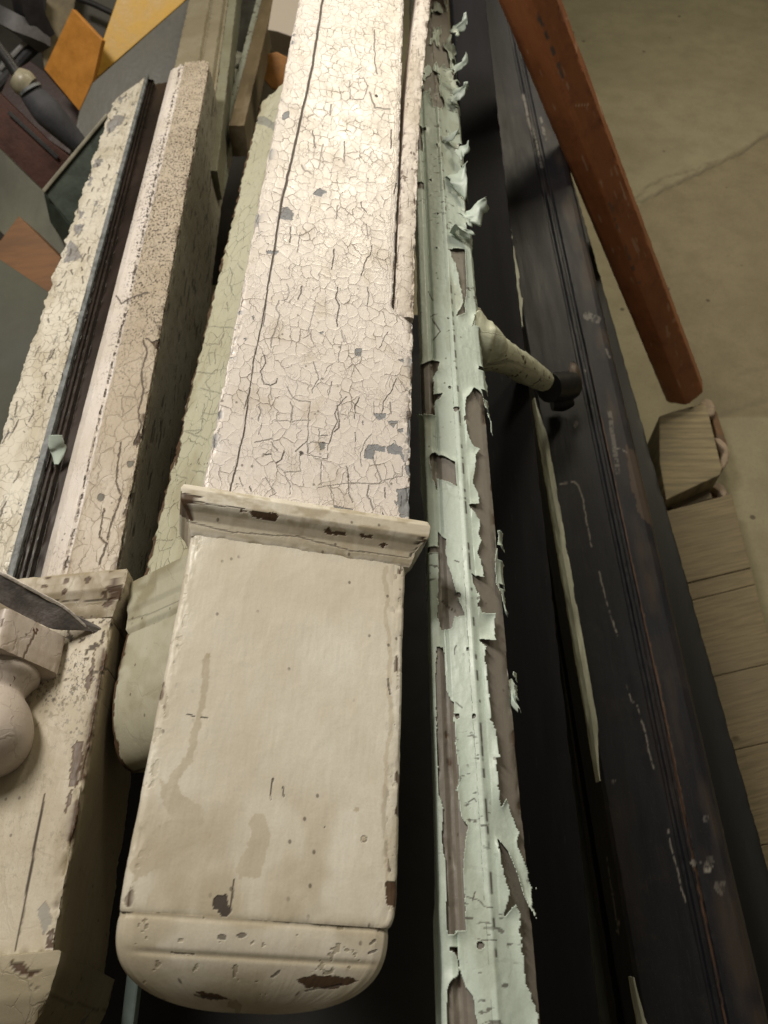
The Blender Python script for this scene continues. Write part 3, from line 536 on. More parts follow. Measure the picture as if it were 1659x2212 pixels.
# ------------------------------------------------------------------ black moulded length
fK = Fr(1332, 1871, .82, (620, -2268), 0)
black = thing('black_architrave', 'wide black moulded length with a worn green left edge and long scratches', 'moulding', fK.O)
kp = [(.000, -.075), (.000, -.004), (.003, 0), (.066, 0), (.068, -.0022), (.0705, -.0022), (.0725, .0012), (.0765, .0012), (.0785, -.003), (.0815, -.003), (.0835, .0), (.110, .0015), (.118, -.002), (.124, -.010), (.124, -.075)]
def scratch_mat():
    m = M_('scratched_black_paint'); t = NT(m); uv = t.uv()
    a = t.noise(t.scale(uv, (1, .12, 1)), 60, 5, .65); b = t.noise(uv, 28, 6, .72); s = t.noise(uv, 900, 2, .6)
    col = t.mix(a, (.009, .009, .0125), (.024, .024, .030)); col = t.mix(t.ramp(b, .52, .76, 0., .35), col, (.05, .043, .04))
    col = t.mix(t.ramp(s, .655, .72, 0., .6), col, (.11, .10, .09))
    gr = t.noise(t.scale(uv, (1, .05, 1)), 520, 4, .7); col = t.mix(t.ramp(gr, .55, .8, 0., .5), col, (.055, .052, .055)); col = t.mix(t.attr('stain_shade'), col, (.11, .075, .05)); col = t.mix(t.attr('bare'), col, (.12, .068, .042)); col = t.mix(t.attr('chip'), col, (.30, .28, .25))
    col = t.mix(t.attr('crack'), col, (.004, .003, .003))
    t.set(t.b.inputs['Base Color'], col); t.set(t.b.inputs['Roughness'], t.ramp(a, .2, .8, .42, .65)); t.b.inputs['Specular IOR Level'].default_value = .3
    bp = t.n('ShaderNodeBump', Height=t.math('ADD', a, t.math('MULTIPLY', b, .6)), Strength=.4, Distance=.0015); t.set(t.b.inputs['Normal'], bp.outputs[0]); return m
m_scr = scratch_mat()
def X6(*p): return [(1207 + .2976 * x, 713 + .2976 * y) for x, y in p]
def X7(*p): return [(1152 + .3304 * x, 1481 + .3304 * y) for x, y in p]
def black_attr(PX, U, V, Z, C):
    rs = np.random.RandomState(3); ch = np.zeros(len(U))
    for a, w, f in ((X6((10, 1118), (50, 1108), (110, 1100), (145, 1130), (165, 1190), (185, 1280), (205, 1400), (240, 1580)), 2.8, .9), (X6((280, 1720), (315, 1840), (350, 1990), (395, 2120), (425, 2212)), 2.8, .9),
                    (X7((610, 0), (640, 100), (680, 130), (730, 300), (755, 420), (790, 550)), 2.8, .8), (X7((880, 940), (910, 1100), (940, 1190), (975, 1350), (1000, 1420)), 2.8, .9), (X7((560, 1540), (545, 1600)), 6, .7),
                    (X6((400, 850), (450, 865), (490, 885)), 2.5, .7), (X6((370, 600), (390, 750), (430, 1040)), 9, .35), (X7((1230, 780), (1245, 960)), 3, .8), (X7((480, 1130), (520, 1380), (560, 1640)), 2.5, .6), (X6((345, 140), (370, 200)), 4, .5),
                    ([(1131, 205), (1142, 260), (1155, 300), (1170, 360)], 7, .5), ([(1168, 255), (1178, 300)], 5, .5)):
        s = pline(PX, a, w, 2, 8, soft=2.5); ch = np.maximum(ch, s * f * sst(.3, .5, fbm(V * 260, U * 200, int(w * 3))))
    for c, r, f in (((1270, 681), 12, .45), ((1287, 690), 10, .4), ((1208, 686 + 5), 4, 0), ((1500, 1862), 9, .8), ((1524, 1872), 13, .55), ((1528, 1880), 8, 1), ((1556, 1920), 14, .35), ((1533, 1860), 9, .25), ((1525, 1770), 8, .35), ((1265, 800), 3, .6), ((1324, 1930), 4, .4), ((1325, 1688), 5, .6), ((1243, 917), 6, .4)):
        ch = np.maximum(ch, blob(PX, c, r, r * .5, 19) * f * sst(.3, .55, fbm(U * 260, V * 160, 7)))
    ch = np.maximum(ch, C * (Z > -.02) * sst(.6, .8, fbm(V * 12, U * 90, 9)) * .10)
    b = pline(PX, [(1267, 758), (1300, 910), (1332, 1055), (1391, 1338), (1423, 1481), (1482, 1779), (1549, 2109), (1572, 2230)], [3, 2, 3, 4, 5, 6, 5, 5], 2.5, 16) * .9
    b = b * (.45 + .55 * sst(.3, .5, fbm(V * 50, U * 60, 14)))
    st = sst(.45, .75, fbm(U * 45, V * 16, 21)) * sst(.085, .1, U) * .35; st = np.maximum(st, poly(PX, [(1350, 960), (1375, 985), (1400, 1080), (1412, 1140), (1385, 1120), (1365, 1060)], 6, 12) * .6)
    st = np.maximum(st, sst(.5, .8, fbm(U * 20, V * 9, 22)) * .12)
    k = pline(PX, [(1247, 680), (1270, 770), (1298, 915), (1330, 1060)], 4, 1) * (U > 0)
    return dict(chip=np.clip(ch, 0, 1), bare=b, stain_shade=st, crack=k)
sweep('board', fK, profile(kp, .0014, .0011), -.25, 1.75, .0022, m_scr, black, attrs=black_attr, wear=.0004, wave=.0008, seed=41)
def strip_attr(PX, U, V, Z, C):
    return {}
# green worn edge shows where the black has been planed off the left arris: two stretches
def strip_mat():
    return m_strip
for v0, v1 in ((.715, .985), (.085, .59), (-.25, -.10)):
    def sw(U, V, Z, a=v0, b=v1):
        t = np.minimum(sst(a, a + .07, V), sst(b, b - .07, V)); return np.where(U > -.004, -.004 + (U + .004) * (.25 + .75 * t), U), V, Z
    sweep('worn_edge', fK, profile([(-.0045, -.012), (-.0045, -.003), (.0, .0008), (.0068, .0008), (.0068, -.012)], .0008, .001), v0, v1, .003, m_strip, black, warp=sw, wear=.0008, seed=int(v0 * 50) + 60)
# latch: barrel, band and round boss
lat = thing('door_latch', 'dark latch with barrel and round boss fixed on the black moulded length', 'latch', P(1215, 830, 1.03))
tube('barrel', [P(1186, 838, 1.015), P(1207, 836, 1.03), P(1232, 832, 1.045)], [.019, .020, .019], m_black, lat, 24, 5)
tube('barrel', [P(1192, 868, 1.055), P(1214, 866, 1.055), P(1234, 860, 1.055)], [.012, .014, .011], m_black, lat, 24, 5)
tube('boss', [P(1238, 812, 1.05), P(1244, 811, 1.048), P(1250, 809, 1.046), P(1254, 808, 1.045)], [.018, .0185, .0145, .004], plain('worn_brown_iron', (.10, .075, .055), .45, .4, 60, .5), lat, 24, 6)

# other dark lengths below and beside
f1 = Fr(1190, 2000, .60, (880, -1500), 0)
o = sweep('dark_batten', f1, rect(-.03, .030, 0, -.05, .003, .004), -.2, 2.3, .008, plain('blue_black_timber', (.012, .0115, .0155), .75, .4, 12, .4, spec=.15, grain=(1, .1, 1), dust=.25, dustcol=(.05, .048, .05)), None, seed=3); tag(o, 'blue black batten in the shade right beside the peeling mint length', 'batten')
f2 = Fr(1276, 2043, .86, (760, -1900), 0)
o = sweep('green_rail', f2, rect(0, .011, 0, -.04, .002, .003), -.25, 1.6, .008, m_dimgreen, None, seed=4); tag(o, 'thin dusty green rail between the blue black batten and the wide black length', 'rail')
f3 = Fr(1330, 2043, .90, (700, -1900), 0)
o = sweep('brown_rail', f3, rect(-.012, .030, 0, -.05, .002, .004), -.25, 1.6, .008, plain('dark_brown_rail', (.02, .014, .009), .6, .4, 14, .4, grain=(1, .1, 1)), None, seed=5); tag(o, 'very dark brown rail tucked against the left edge of the wide black length', 'rail')
f4 = Fr(1475, 1219, 1.12, (560, -2000), 0)
o = sweep('black_skirting', f4, rect(-.11, 0, 0, -.03, .003, .005), -.9, 1.0, .008, m_black2, None, seed=6); tag(o, 'dull black board behind the right edge of the wide black length', 'board')
o = slab('timber_wedge', [(1040, 400), (1078, 372), (1098, 470), (1102, 566), (1064, 576), (1030, 540)], (1070, 480, 1.12), (0, -.4, .9), .06, m_black2); tag(o, 'black wedge of timber between the curled mint flakes and the black length', 'wedge')

# ------------------------------------------------------------------ red brown post leaning across, wood blocks on the floor
d0 = 1.60; d1 = 1.17 * .98
a0 = P(1480, 872, 1.63); a1 = P(1132, 0, 1.63 * 103 / 151)
class Fx(Fr):
    def __init__(s, O, Y, roll=0):
        s.O = O; s.Y = nrm(Y); X0 = nrm(R_ - (R_ @ s.Y) * s.Y); Z0 = np.cross(X0, s.Y); r = math.radians(roll)
        s.X = math.cos(r) * X0 + math.sin(r) * Z0; s.Z = np.cross(s.X, s.Y)
fR = Fx(a0, a1 - a0, 12)
LR = np.linalg.norm(a1 - a0)
rp = [(-.037, -.06), (-.037, -.022), (-.030, -.014), (.002, .004), (.010, .002), (.037, -.022), (.037, -.06)]
def red_attr(PX, U, V, Z, C): return {}
m_redv = None
def redm():
    m = M_('red_brown_stain'); t = NT(m); uv = t.uv(); a = t.noise(t.scale(uv, (1, .1, 1)), 70, 5, .65); b = t.noise(uv, 18, 5, .7); s = t.noise(t.scale(uv, (1, .4, 1)), 260, 3, .6)
    col = t.mix(a, (.20, .070, .024), (.36, .130, .048)); col = t.mix(t.ramp(b, .45, .75, 0., .7), col, (.12, .04, .018)); col = t.mix(t.ramp(s, .66, .76, 0., .3), col, (.36, .20, .12))
    col = t.mix(t.attr('chip'), col, (.50, .34, .23)); col = t.mix(t.attr('stain_shade'), col, (.10, .065, .05))
    t.set(t.b.inputs['Base Color'], col); t.set(t.b.inputs['Roughness'], t.ramp(a, .2, .8, .42, .6)); bp = t.n('ShaderNodeBump', Height=t.math('ADD', a, b), Strength=.3, Distance=.002); t.set(t.b.inputs['Normal'], bp.outputs[0]); return m
def red_attr(PX, U, V, Z, C):
    c = pline(PX, [(1264, 120), (1275, 160), (1290, 205), (1302, 250)], [1, 3, 4, 1], 2, soft=1.5); c = np.maximum(c, pline(PX, [(1240, 228), (1272, 226)], 2, 1)); c = np.maximum(c, pline(PX, [(1222, 40), (1250, 38)], 2, 2) * .8)
    c = np.maximum(c, pline(PX, [(1340, 395), (1352, 430)], 3, 1) * .7); c = np.maximum(c, sst(.76, .80, fbm(U * 160, V * 30, 5)) * .4)
    s = pline(PX, [(1161, 30), (1190, 100), (1215, 165)], 9, 3) * sst(.4, .6, fbm(V * 90, U * 90, 3)); s = np.maximum(s, pline(PX, [(1317, 440), (1345, 520), (1380, 610)], 7, 3) * sst(.45, .6, fbm(V * 90, U * 90, 4)) * .8)
    return dict(chip=c, stain_shade=s)
o = sweep('red_brown_post', fR, profile(rp, .0015, .002), 0, LR + .35, .003, redm(), None, attrs=red_attr, seed=71, wear=.001); tag(o, 'red brown stained post with chamfered corner, leaning from the floor across the top right', 'post')

def floor_frame(px, py, vp2, z): # frame lying flat, Y towards pixel vp2 seen on the same level
    O = floor_(px, py, z); Y = floor_(*vp2, z) - O; f = Fx(O, Y); return f
def floor_(px, py, z=0): r = ray(px, py); return CAM + r * ((z - CAM[2]) / r[2])
def lying(name, pts, ztop, thick, mat, parent=None, bevel=.002):
    q = [floor_(x, y, ztop) for x, y in pts]; n = len(q); N = np.array([0, 0, 1.])
    if sum(np.cross(q[i] - q[0], q[(i + 1) % n] - q[0]) @ N for i in range(n)) < 0: q = q[::-1]
    V = np.array(q + [p - N * thick for p in q]); sides = np.array([[i, i + n, (i + 1) % n + n, (i + 1) % n] for i in range(n)])
    o = mesh(name, V, (sides, [list(range(n)), list(range(2 * n - 1, n - 1, -1))]), mat, parent, smooth=False)
    b = o.modifiers.new('bevel', 'BEVEL'); b.width = bevel; b.segments = 2; return o
m_scroll = plain('pinkish_sawn_edge', (.34, .26, .19), .7, .3, 30, .5)
m_scrolld = plain('brown_sawn_hollow', (.14, .075, .035), .7, .3, 30, .5)
br = thing('scroll_bracket', 'pale wooden bracket with scroll sawn edge under the foot of the red brown post', 'bracket', floor_(1495, 975, .1))
lying('face', [(1424, 899), (1451, 889), (1516, 872), (1528, 880), (1540, 930), (1552, 980), (1560, 1012), (1556, 1026), (1528, 1038), (1439, 1080), (1425, 1000)], .11, .10, m_pale, br)
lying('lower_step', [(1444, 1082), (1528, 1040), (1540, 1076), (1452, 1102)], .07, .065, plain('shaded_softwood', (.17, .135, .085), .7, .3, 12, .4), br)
def tub(name, pts, r, z, mat, par): return tube(name, [floor_(x, y, z) for x, y in pts], [r] * len(pts), mat, par, 12, 6)
lying('scroll_edge', [(1512, 870), (1524, 858), (1538, 862), (1547, 878), (1545, 896), (1532, 900)], .085, .03, m_scroll, br, .005)
lying('scroll_edge', [(1540, 944), (1556, 946), (1570, 958), (1578, 976), (1574, 996), (1564, 1012), (1552, 1016), (1558, 990), (1566, 972), (1552, 958)], .085, .03, m_scroll, br, .004)
lying('scroll_edge', [(1530, 1046), (1548, 1040), (1564, 1048), (1574, 1066), (1566, 1076), (1552, 1060)], .065, .025, m_scroll, br, .004)
lying('hollow', [(1534, 890), (1548, 888), (1566, 944), (1572, 960), (1566, 985), (1552, 975), (1546, 930)], .07, .06, m_scrolld, br)
lying('hollow', [(1530, 1040), (1545, 1036), (1560, 1070), (1538, 1076)], .05, .045, m_scrolld, br)
def plankmat():
    m = M_('bare_softwood_planks'); t = NT(m); c = t.n('ShaderNodeTexCoord').outputs[3]
    c = t.n('ShaderNodeMapping', Vector=c, Rotation=(0, 0, math.radians(-14))).outputs[0]
    g = t.noise(t.scale(c, (1.2, 18, 1)), 9, 8, .7); g2 = t.noise(c, 5, 4, .6); k = t.n('ShaderNodeTexVoronoi', Vector=t.scale(c, (9, 14, 1)), Scale=1.).outputs[0]
    col = t.mix(t.ramp(g, .3, .7), (.26, .21, .125), (.165, .13, .078)); col = t.mix(t.ramp(g2, .4, .7, 0., .5), col, (.20, .165, .11)); col = t.mix(t.ramp(k, .05, .11, .8, 0.), col, (.07, .045, .025))
    t.set(t.b.inputs['Base Color'], col); t.b.inputs['Roughness'].default_value = .75; bp = t.n('ShaderNodeBump', Height=g, Strength=.5, Distance=.004); t.set(t.b.inputs['Normal'], bp.outputs[0]); return m
m_pl = plankmat()
lb = thing('plank_panel', 'panel of bare softwood planks lying on the floor at the right edge', 'panel', floor_(1560, 1400, .1))
rows = [(1103, 1066, 1), (1265, 1226, 1), (1305, 1262, 0), (1475, 1430, 1), (1640, 1590, 1), (1850, 1800, 1), (2212, 2160, 1)]
for (ya, yb, _), (yc, yd, z) in zip(rows[:-1], rows[1:]):
    xr = lambda y: 1583 + (y - 1075) * .262; g = .5
    lying('plank', [(1395 + (ya - 1103) * .1, ya + g + 12), (xr(yb), yb + g), (xr(yd), yd - g), (1395 + (yc - 1103) * .1, yc - g + 12)], .085 + .003 * z, .03, m_pl, lb, .0015)

# ------------------------------------------------------------------ speckled baluster post left
fB = Fr(164, 1131, .64, (650, -945), 4)
bal = thing('baluster_post', 'speckled cream post with rounded pinkish left edge and weathered grey right side', 'newel post', fB.O)
bp_ = [(-.0275, -.135), (-.0275, -.016), (-.024, -.010), (-.016, -.0045), (-.004, -.0020), (-.0006, -.0036), (.0012, -.0006), (.0035, 0), (.041, 0), (.041, -.085)]
def bal_attr(PX, U, V, Z, C):
    side = sst(.0404, .0409, U) * (Z < -.0015)
    k = pline(PX, [(389, 145), (320, 455), (273, 669), (218, 887), (164, 1131), (135, 1250)], [3, 4, 4, 3, 2.5, 3], 3, 7) * sst(.42, .6, fbm(V * 260, U * 100, 2))
    for a in ([(310, 735), (318, 760), (305, 800), (310, 850), (298, 890), (306, 920), (290, 960)], [(262, 955), (255, 1000), (250, 1040), (262, 1070), (252, 1100), (240, 1130), (232, 1165)], [(295, 1010), (285, 1060), (268, 1110)], [(225, 1100), (215, 1160), (230, 1175), (215, 1220)],
              [(250, 640), (262, 655), (290, 640), (320, 632)], [(345, 735), (330, 740), (316, 730)]): k = np.maximum(k, pline(PX, a, 3.2, 3, 8) * .9)
    b = poly(PX, [(325, 738), (352, 735), (345, 765)], 3, 6) + poly(PX, [(300, 930), (306, 945), (296, 968), (290, 955)], 2, 5); b = np.maximum(b, C * (Z > -.01) * (U > .03) * sst(.6, .66, fbm(V * 60, U * 60, 12)) * .8)
    ch = blob(PX, (218, 1075), 8, 3) + blob(PX, (282, 1002), 8, 3)
    sp = sst(.34, .50, V) * sst(.85, .6, V) * .9 * sst(.3, .55, fbm(U * 60, V * 14, 8)) + .5 * sst(.2, .3, V) * sst(-.012, 0., U); sp = sp + .5 * sst(.1, .2, V)*sst(-.016,-.006,U)
    st = sst(0.001, .003, U) * 1.15 + sst(.5, .7, fbm(U * 60, V * 15, 4)) * .4 * (U > 0)  # whole flat face toned darker than the rounded edge
    return dict(crack=k, bare=np.clip(b, 0, 1), chip=np.clip(ch, 0, 1), stain_shade=st, speck=sp, net=sst(0, -.003, U) * .8)
sweep('shaft', fB, profile(bp_[:-1] + [(.041, -.004), (.037, -.006), (.037, -.135)][:1] + [(.0385, -.006), (.0385, -.135)], .0013, .0007), -.06, .925, .001, m_bal, bal, attrs=bal_attr, rag=.012, seed=81, wear=.0016)
def side_attr(PX, U, V, Z, C): return dict(bare=C * .6 * sst(.5, .6, fbm(V * 60, Z * 60, 2)), crack=sst(.66, .72, fbm(Z * 260, V * 40, 5)) * .8)
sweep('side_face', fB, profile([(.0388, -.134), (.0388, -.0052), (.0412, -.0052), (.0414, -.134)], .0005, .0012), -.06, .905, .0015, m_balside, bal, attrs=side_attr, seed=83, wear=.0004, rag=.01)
cB, hB = .0025, .0425
offB = interp([-.094, -.091, -.088, -.084, -.078, -.074, -.060, -.057], [0, .001, .002, .003, .006, .0085, .0095, .008])
sweep('collar', fB, rect(cB - hB, cB + hB, .001, -.085, .0006, .0012), -.094, -.057, .0012, paint('dusty_cream_paint', (.50, .45, .37), cell=.03, crack=.2, fine=.3, rough=.55, dirt=.8, bump=.6, seed=61, autochip=.4), bal, warp=collar_warp(cB, hB, offB), seed=85, wear=.0016,
      attrs=lambda PX, U, V, Z, C: dict(bare=poly(PX, [(240, 1262), (256, 1240), (264, 1262), (262, 1296), (240, 1296)], 3, 6) + sst(.7, .74, fbm(U * 120, V * 200, 3)), crack=pline(PX, [(109, 1297), (150, 1300), (200, 1298), (232, 1294)], 3, 2) * .8, stain_shade=sst(.4, .6, fbm(U * 90, V * 90, 9))))
def bblock_attr(PX, U, V, Z, C):
    k = pline(PX, [(97, 1716), (84, 1780), (66, 1880), (50, 1970), (33, 2052)], [2, 6, 5, 5, 4], .8)
    k = np.maximum(k, sst(.68, .72, fbm(U * 300, V * 260, 5)) * sst(-.20, -.12, V) * .9)
    b = np.zeros(len(U))
    for c in ([(156, 1616), (166, 1600), (180, 1604), (178, 1650), (166, 1700), (150, 1700)], [(146, 1720), (158, 1700), (150, 1740), (138, 1762)], [(104, 2010), (118, 2005), (116, 2050), (100, 2050)], [(196, 1440), (206, 1400), (200, 1470), (186, 1500), (184, 1480)]): b = np.maximum(b, poly(PX, c, 4, 6))
    b = np.maximum(b, C * (U > .03) * (Z > -.006) * sst(.48, .56, fbm(V * 45, U * 50, 18)))
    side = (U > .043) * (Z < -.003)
    return dict(crack=k, bare=b, stain_shade=np.clip(side * 1. + sst(.5, .75, fbm(U * 50, V * 20, 4)) * .6, 0, 1), speck=sst(-.24, -.12, V) * sst(.4, .6, fbm(U * 40, V * 30, 6)) * .9 * (1 - side), chip=poly(PX, [(80, 1965), (100, 1945), (112, 1990), (95, 2020)], 4, 7) * .6)  # right side face toned darker as a whole
sweep('block', fB, rect(-.040, .0445, .0, -.085, .002, .0008), -.313, -.088, .001, paint('cream_block_paint', (.56, .51, .41), cell=.03, crack=.1, fine=.1, rough=.5, dirt=.6, bump=.5, speck=.25, seed=64), bal, attrs=bblock_attr, seed=87, wear=.0018)
offB2 = interp([-.375, -.360, -.345, -.335, -.322, -.315, -.3135], [-.030, -.016, -.004, .002, .006, .007, .004])
sweep('base', fB, rect(cB - hB, cB + hB + .0005, .0, -.085, .0006, .0015), -.375, -.3135, .0015, paint('worn_base_paint', (.50, .46, .36), cell=.02, crack=.3, fine=.3, rough=.5, dirt=.8, bump=.6, autochip=.8, seed=66), bal, warp=collar_warp(cB, hB, offB2), seed=89, wear=.0016,
      attrs=lambda PX, U, V, Z, C: dict(bare=poly(PX, [(18, 2076), (50, 2080), (62, 2098), (84, 2100), (70, 2112), (44, 2104), (20, 2088)], 4, 7), stain_shade=np.clip((U > .04) * (Z < -.002) * 1. + .3, 0, 1), crack=pline(PX, [(60, 2125), (130, 2160), (250, 2190)], 4, 3) * .5))  # right side of the base toned darker as a whole

# ------------------------------------------------------------------ greenish cream post under the wide one
fC = Fr(309, 1257, .605, (886, -1100), 37)
cp = thing('newel_post', 'greenish cream cracked post half hidden under the left edge of the widest white post', 'newel post', fC.O)
def c_attr(PX, U, V, Z, C):
    b = (U < .006) * sst(.0030, .0020, U + .0040 * (fbm(V * 110, V * 0, 3) - .5) * 2) ; b = np.maximum(b, poly(PX, [(382, 930), (392, 960), (380, 1010), (374, 960)], 2, 6))
    k = np.zeros(len(U))
    def Q4(*p): return [(.3637 * x, 548.6 + .3637 * y) for x, y in p]
    for a in (Q4((1205, 948), (1295, 955)), Q4((1215, 890), (1205, 950), (1195, 1040)), Q4((1250, 730), (1220, 765), (1245, 800), (1250, 860)), Q4((1200, 530), (1300, 540), (1330, 470), (1310, 550)), Q4((1090, 1055), (1200, 1045), (1160, 1070)), Q4((1170, 705), (1280, 715)), Q4((1280, 570), (1275, 650)), Q4((1185, 800), (1310, 830)), Q4((1360, 80), (1380, 120), (1365, 180), (1375, 230)),
              Q4((1240, 600), (1245, 660)), Q4((1230, 430), (1400, 440)), Q4((1100, 1060), (1235, 1105)), Q4((1200, 1180), (1170, 1240)), Q4((1140, 1290), (1230, 1300)), Q4((1050, 1320), (1110, 1335)), Q4((1030, 1480), (990, 1560)), [(330, 1167), (372, 1167)], Q4((1330, 640), (1310, 720)), Q4((1350, 290), (1350, 340)), Q4((1410, 60), (1450, 100))): k = np.maximum(k, pline(PX, a, 1.7, 3, 8) * .6)
    ch = poly(PX, X2((170, 700), (210, 690), (290, 740), (290, 780), (170, 730)), 4, 8); return dict(bare=np.clip(b, 0, 1), crack=k, chip=ch, stain_shade=sst(.5, .75, fbm(U * 40, V * 20, 3)) * .6)
def c_warp(U, V, Z): return U + .0035 * (fbm(V * 120, V * 0 + 1, 6) - .5) * sst(.004, .001, U) * 2, V, Z
sweep('shaft', fC, rect(.0, .095, 0, -.022, .0006, .0008), -.012, .775, .001, m_cream, cp, attrs=c_attr, warp=c_warp, seed=91, rag=.01)
offC = interp([-.052, -.046, -.042, -.030, -.026, -.014, -.010, -.004, 0], [.0, .001, .003, .004, .0055, .0065, .0075, .0085, .004])
def cc_attr(PX, U, V, Z, C): return dict(bare=np.clip((U < -.0052) * 1. * (Z < -.002) + poly(PX, [(330, 1352), (342, 1350), (340, 1366), (334, 1364)], 1, 5), 0, 1), stain_shade=sst(.4, .7, fbm(U * 60, V * 60, 8)), crack=pline(PX, [(262, 1345), (330, 1325), (390, 1296)], 3, 1) * .4)
sweep('collar', fC, rect(.0, .095, 0, -.022, .0006, .001), -.052, .0, .001, m_creamcap, cp, warp=collar_warp(.0475, .0475, offC), attrs=cc_attr, seed=93)
def ch_warp(U, V, Z):
    t = np.clip((-.072 - V) / (.066), 0, 1); s = np.sqrt(np.clip(1 - t ** 2, 0, 1)); return U, V, -.030 + (Z + .030) * (s * .94 + .06)
sweep('head', fC, rect(-.004, .095, .001, -.055, .002, .001), -.138, -.045, .001, m_creamcap, cp, warp=ch_warp, attrs=lambda PX, U, V, Z, C: dict(bare=np.clip((U < -.0005 + .005 * (fbm(V * 160, V * 0, 4) - .4)) + C * (U < .01) * sst(.5, .6, fbm(V * 80, Z * 40, 5)), 0, 1), stain_shade=sst(-.08, -.14, V) * .8 + sst(.5, .7, fbm(U * 50 + V * 30, V * 50, 2)) * .5), seed=95)  # rounding shade towards the near end put into the colour, over patchy dirt

# ------------------------------------------------------------------ flaking lath and dark track on the far left
fA = Fr(40, 1149, .66, (540, -650), 5)
o_ = thing('flaking_lath', 'leftmost cream lath with flaking paint over grey, its far end sawn off at a slant', 'lath', fA.O)
def lath_attr(PX, U, V, Z, C):
    ch = np.zeros(len(U))
    def Q1(*p): return [(.3637 * x, .3637 * y) for x, y in p]
    for c in (Q1((640, 720), (690, 680), (745, 690), (720, 740), (650, 790), (630, 770)), Q1((560, 950), (610, 940), (590, 990), (555, 1000)), Q1((420, 1420), (460, 1470), (490, 1530), (380, 1560), (400, 1480)), Q1((440, 1330), (510, 1335), (440, 1400)), Q1((700, 590), (740, 570), (720, 620)), Q1((470, 1240), (500, 1270), (470, 1310)), Q1((530, 1050), (555, 1060), (525, 1110))): ch = np.maximum(ch, poly(PX, c, 5, 7))
    k = np.zeros(len(U)); rs = np.random.RandomState(5)
    for _ in range(90):
        v = rs.uniform(-.1, 1.1); u = -.006 - rs.rand() * .036; c = proj(fA.at(u, v)); e = proj(fA.at(u + rs.uniform(-.003, .004), v + rs.uniform(.006, .02))); k = np.maximum(k, pline(PX, [c, (c + e) / 2 + rs.uniform(-3, 3, 2), e], 2.6, 2, 6) * rs.uniform(.4, 1))
    return dict(chip=ch, crack=k, stain_shade=sst(.5, .7, fbm(U * 70, V * 20, 4)) * .5)
def lath_warp(U, V, Z):
    V = V + (U + .046) * 2.3 * sst(.9, 1.03, V); U = U + .004 * (fbm(V * 60, V * 0 + 4, 8) - .5) * sst(-.040, -.045, U) * 2; return U, V, Z
lp = [(-.0465, -.010), (-.0465, -.001), (-.040, 0), (-.014, 0), (-.009, -.0012), (-.004, .0004), (0, 0), (0, -.010)]
sweep('board', fA, profile(lp, .0008, .0008), -.2, 1.045, .0011, m_lath, o_, warp=lath_warp, attrs=lath_attr, seed=101, wear=.0009)
tr = thing('window_track', 'dark grooved track with blue grey edge between leftmost lath and speckled post', 'window track', fA.at(.01, 0))
tp = [(.0010, -.03), (.0010, .0), (.0045, .0005), (.0055, -.006), (.0100, -.006), (.0105, -.003), (.0118, -.003), (.0123, -.007), (.0150, -.007), (.0155, -.0035), (.0168, -.0035), (.0173, -.010), (.04, -.010), (.04, -.03)]
sweep('track', fA, profile(tp, .0004, .0008), -.2, 1.14, .003, m_track, tr, seed=103)
sweep('metal_edge', fA, profile([(.0004, -.004), (.0004, .0015), (.0062, .0012), (.0062, -.004)], .0005, .0008), -.2, 1.16, .002, m_iron, tr, seed=105)
o = tube('paint_curl', [P(120, 940, .72), P(122, 960, .722), P(126, 975, .724), P(122, 1003, .72)], [.006, .0075, .007, .002], m_mint, None, 14, 6, .3, flat=.25); tag(o, 'curl of pale mint paint caught in the dark grooved track', 'paint flake')

# pink turned spindle and flat bar at the left edge
fS = Fr(-34, 1440, .53, (600, -900), 33)
sp = thing('turned_spindle', 'pinkish spindle with square shoulder and ball on top of the cream block at left', 'spindle', fS.O)
m_pink = paint('pink_spindle_paint', (.56, .50, .47), under=(.12, .06, .04), cell=.02, crack=.3, fine=.25, rough=.45, dirt=.6, bump=.5, autochip=.5, speck=.2, seed=71, crackcol=(.12, .06, .045))
sweep('shoulder', fS, rect(-.024, .0275, .012, -.040, .005, .0012), .0, .030, .0015, m_pink, sp, seed=111, wear=.001, attrs=lambda PX, U, V, Z, C: dict(bare=pline(PX, [(78, 1365), (60, 1400), (43, 1440)], 4, 1) + pline(PX, [(5, 1340), (3, 1352)], 5, 1), crack=pline(PX, [(38, 1365), (28, 1405)], 2.5, 1) * .8, net=np.zeros(len(U)), stain_shade=sst(.5, .7, fbm(U * 60, V * 60, 5))))
ax = [fS.at(0, v, -.013) for v in (.004, -.004, -.010, -.016, -.020, -.028, -.040, -.053, -.064, -.071, -.074)]
tube('turning', ax, [.024, .0255, .0215, .0185, .0195, .0245, .0285, .0285, .0225, .0110, .001], m_pink, sp, 56, 9)
a = P(-70, 1236, .535); b = P(206, 1381, .572)
fE = Fx(a, b - a, 0); LE = np.linalg.norm(b - a)
# choose the face of the bar so that it looks at the camera
fE.Z = nrm(-(D_ - (D_ @ fE.Y) * fE.Y) + .25 * U_); fE.Z = nrm(fE.Z - (fE.Z @ fE.Y) * fE.Y); fE.X = np.cross(fE.Y, fE.Z)
def e_warp(U, V, Z): k = 1 - .72 * sst(LE - .035, LE, V); return (U + .009) * k - .009 * sst(0, 1, 1) + .009 * (1 - k) * 0, V, Z
br_ = thing('flat_bar', 'grey flat bar with pale top edge and pointed tip just above the spindle', 'bar', a)
sweep('bar', fE, rect(-.0085, .0085, 0, -.005, .0006, .001), 0, LE, .0015, m_bar, br_, warp=e_warp, seed=121, rag=.002)
sweep('bar_edge', fE, rect(-.0108, -.0085, .0006, -.005, .0005, .0006), 0, LE - .004, .0015, plain('pale_scuffed_edge', (.62, .57, .53), .6, .3, 60, .5), br_, warp=lambda U, V, Z: (U + .006 * sst(LE - .035, LE, V), V, Z), seed=122)

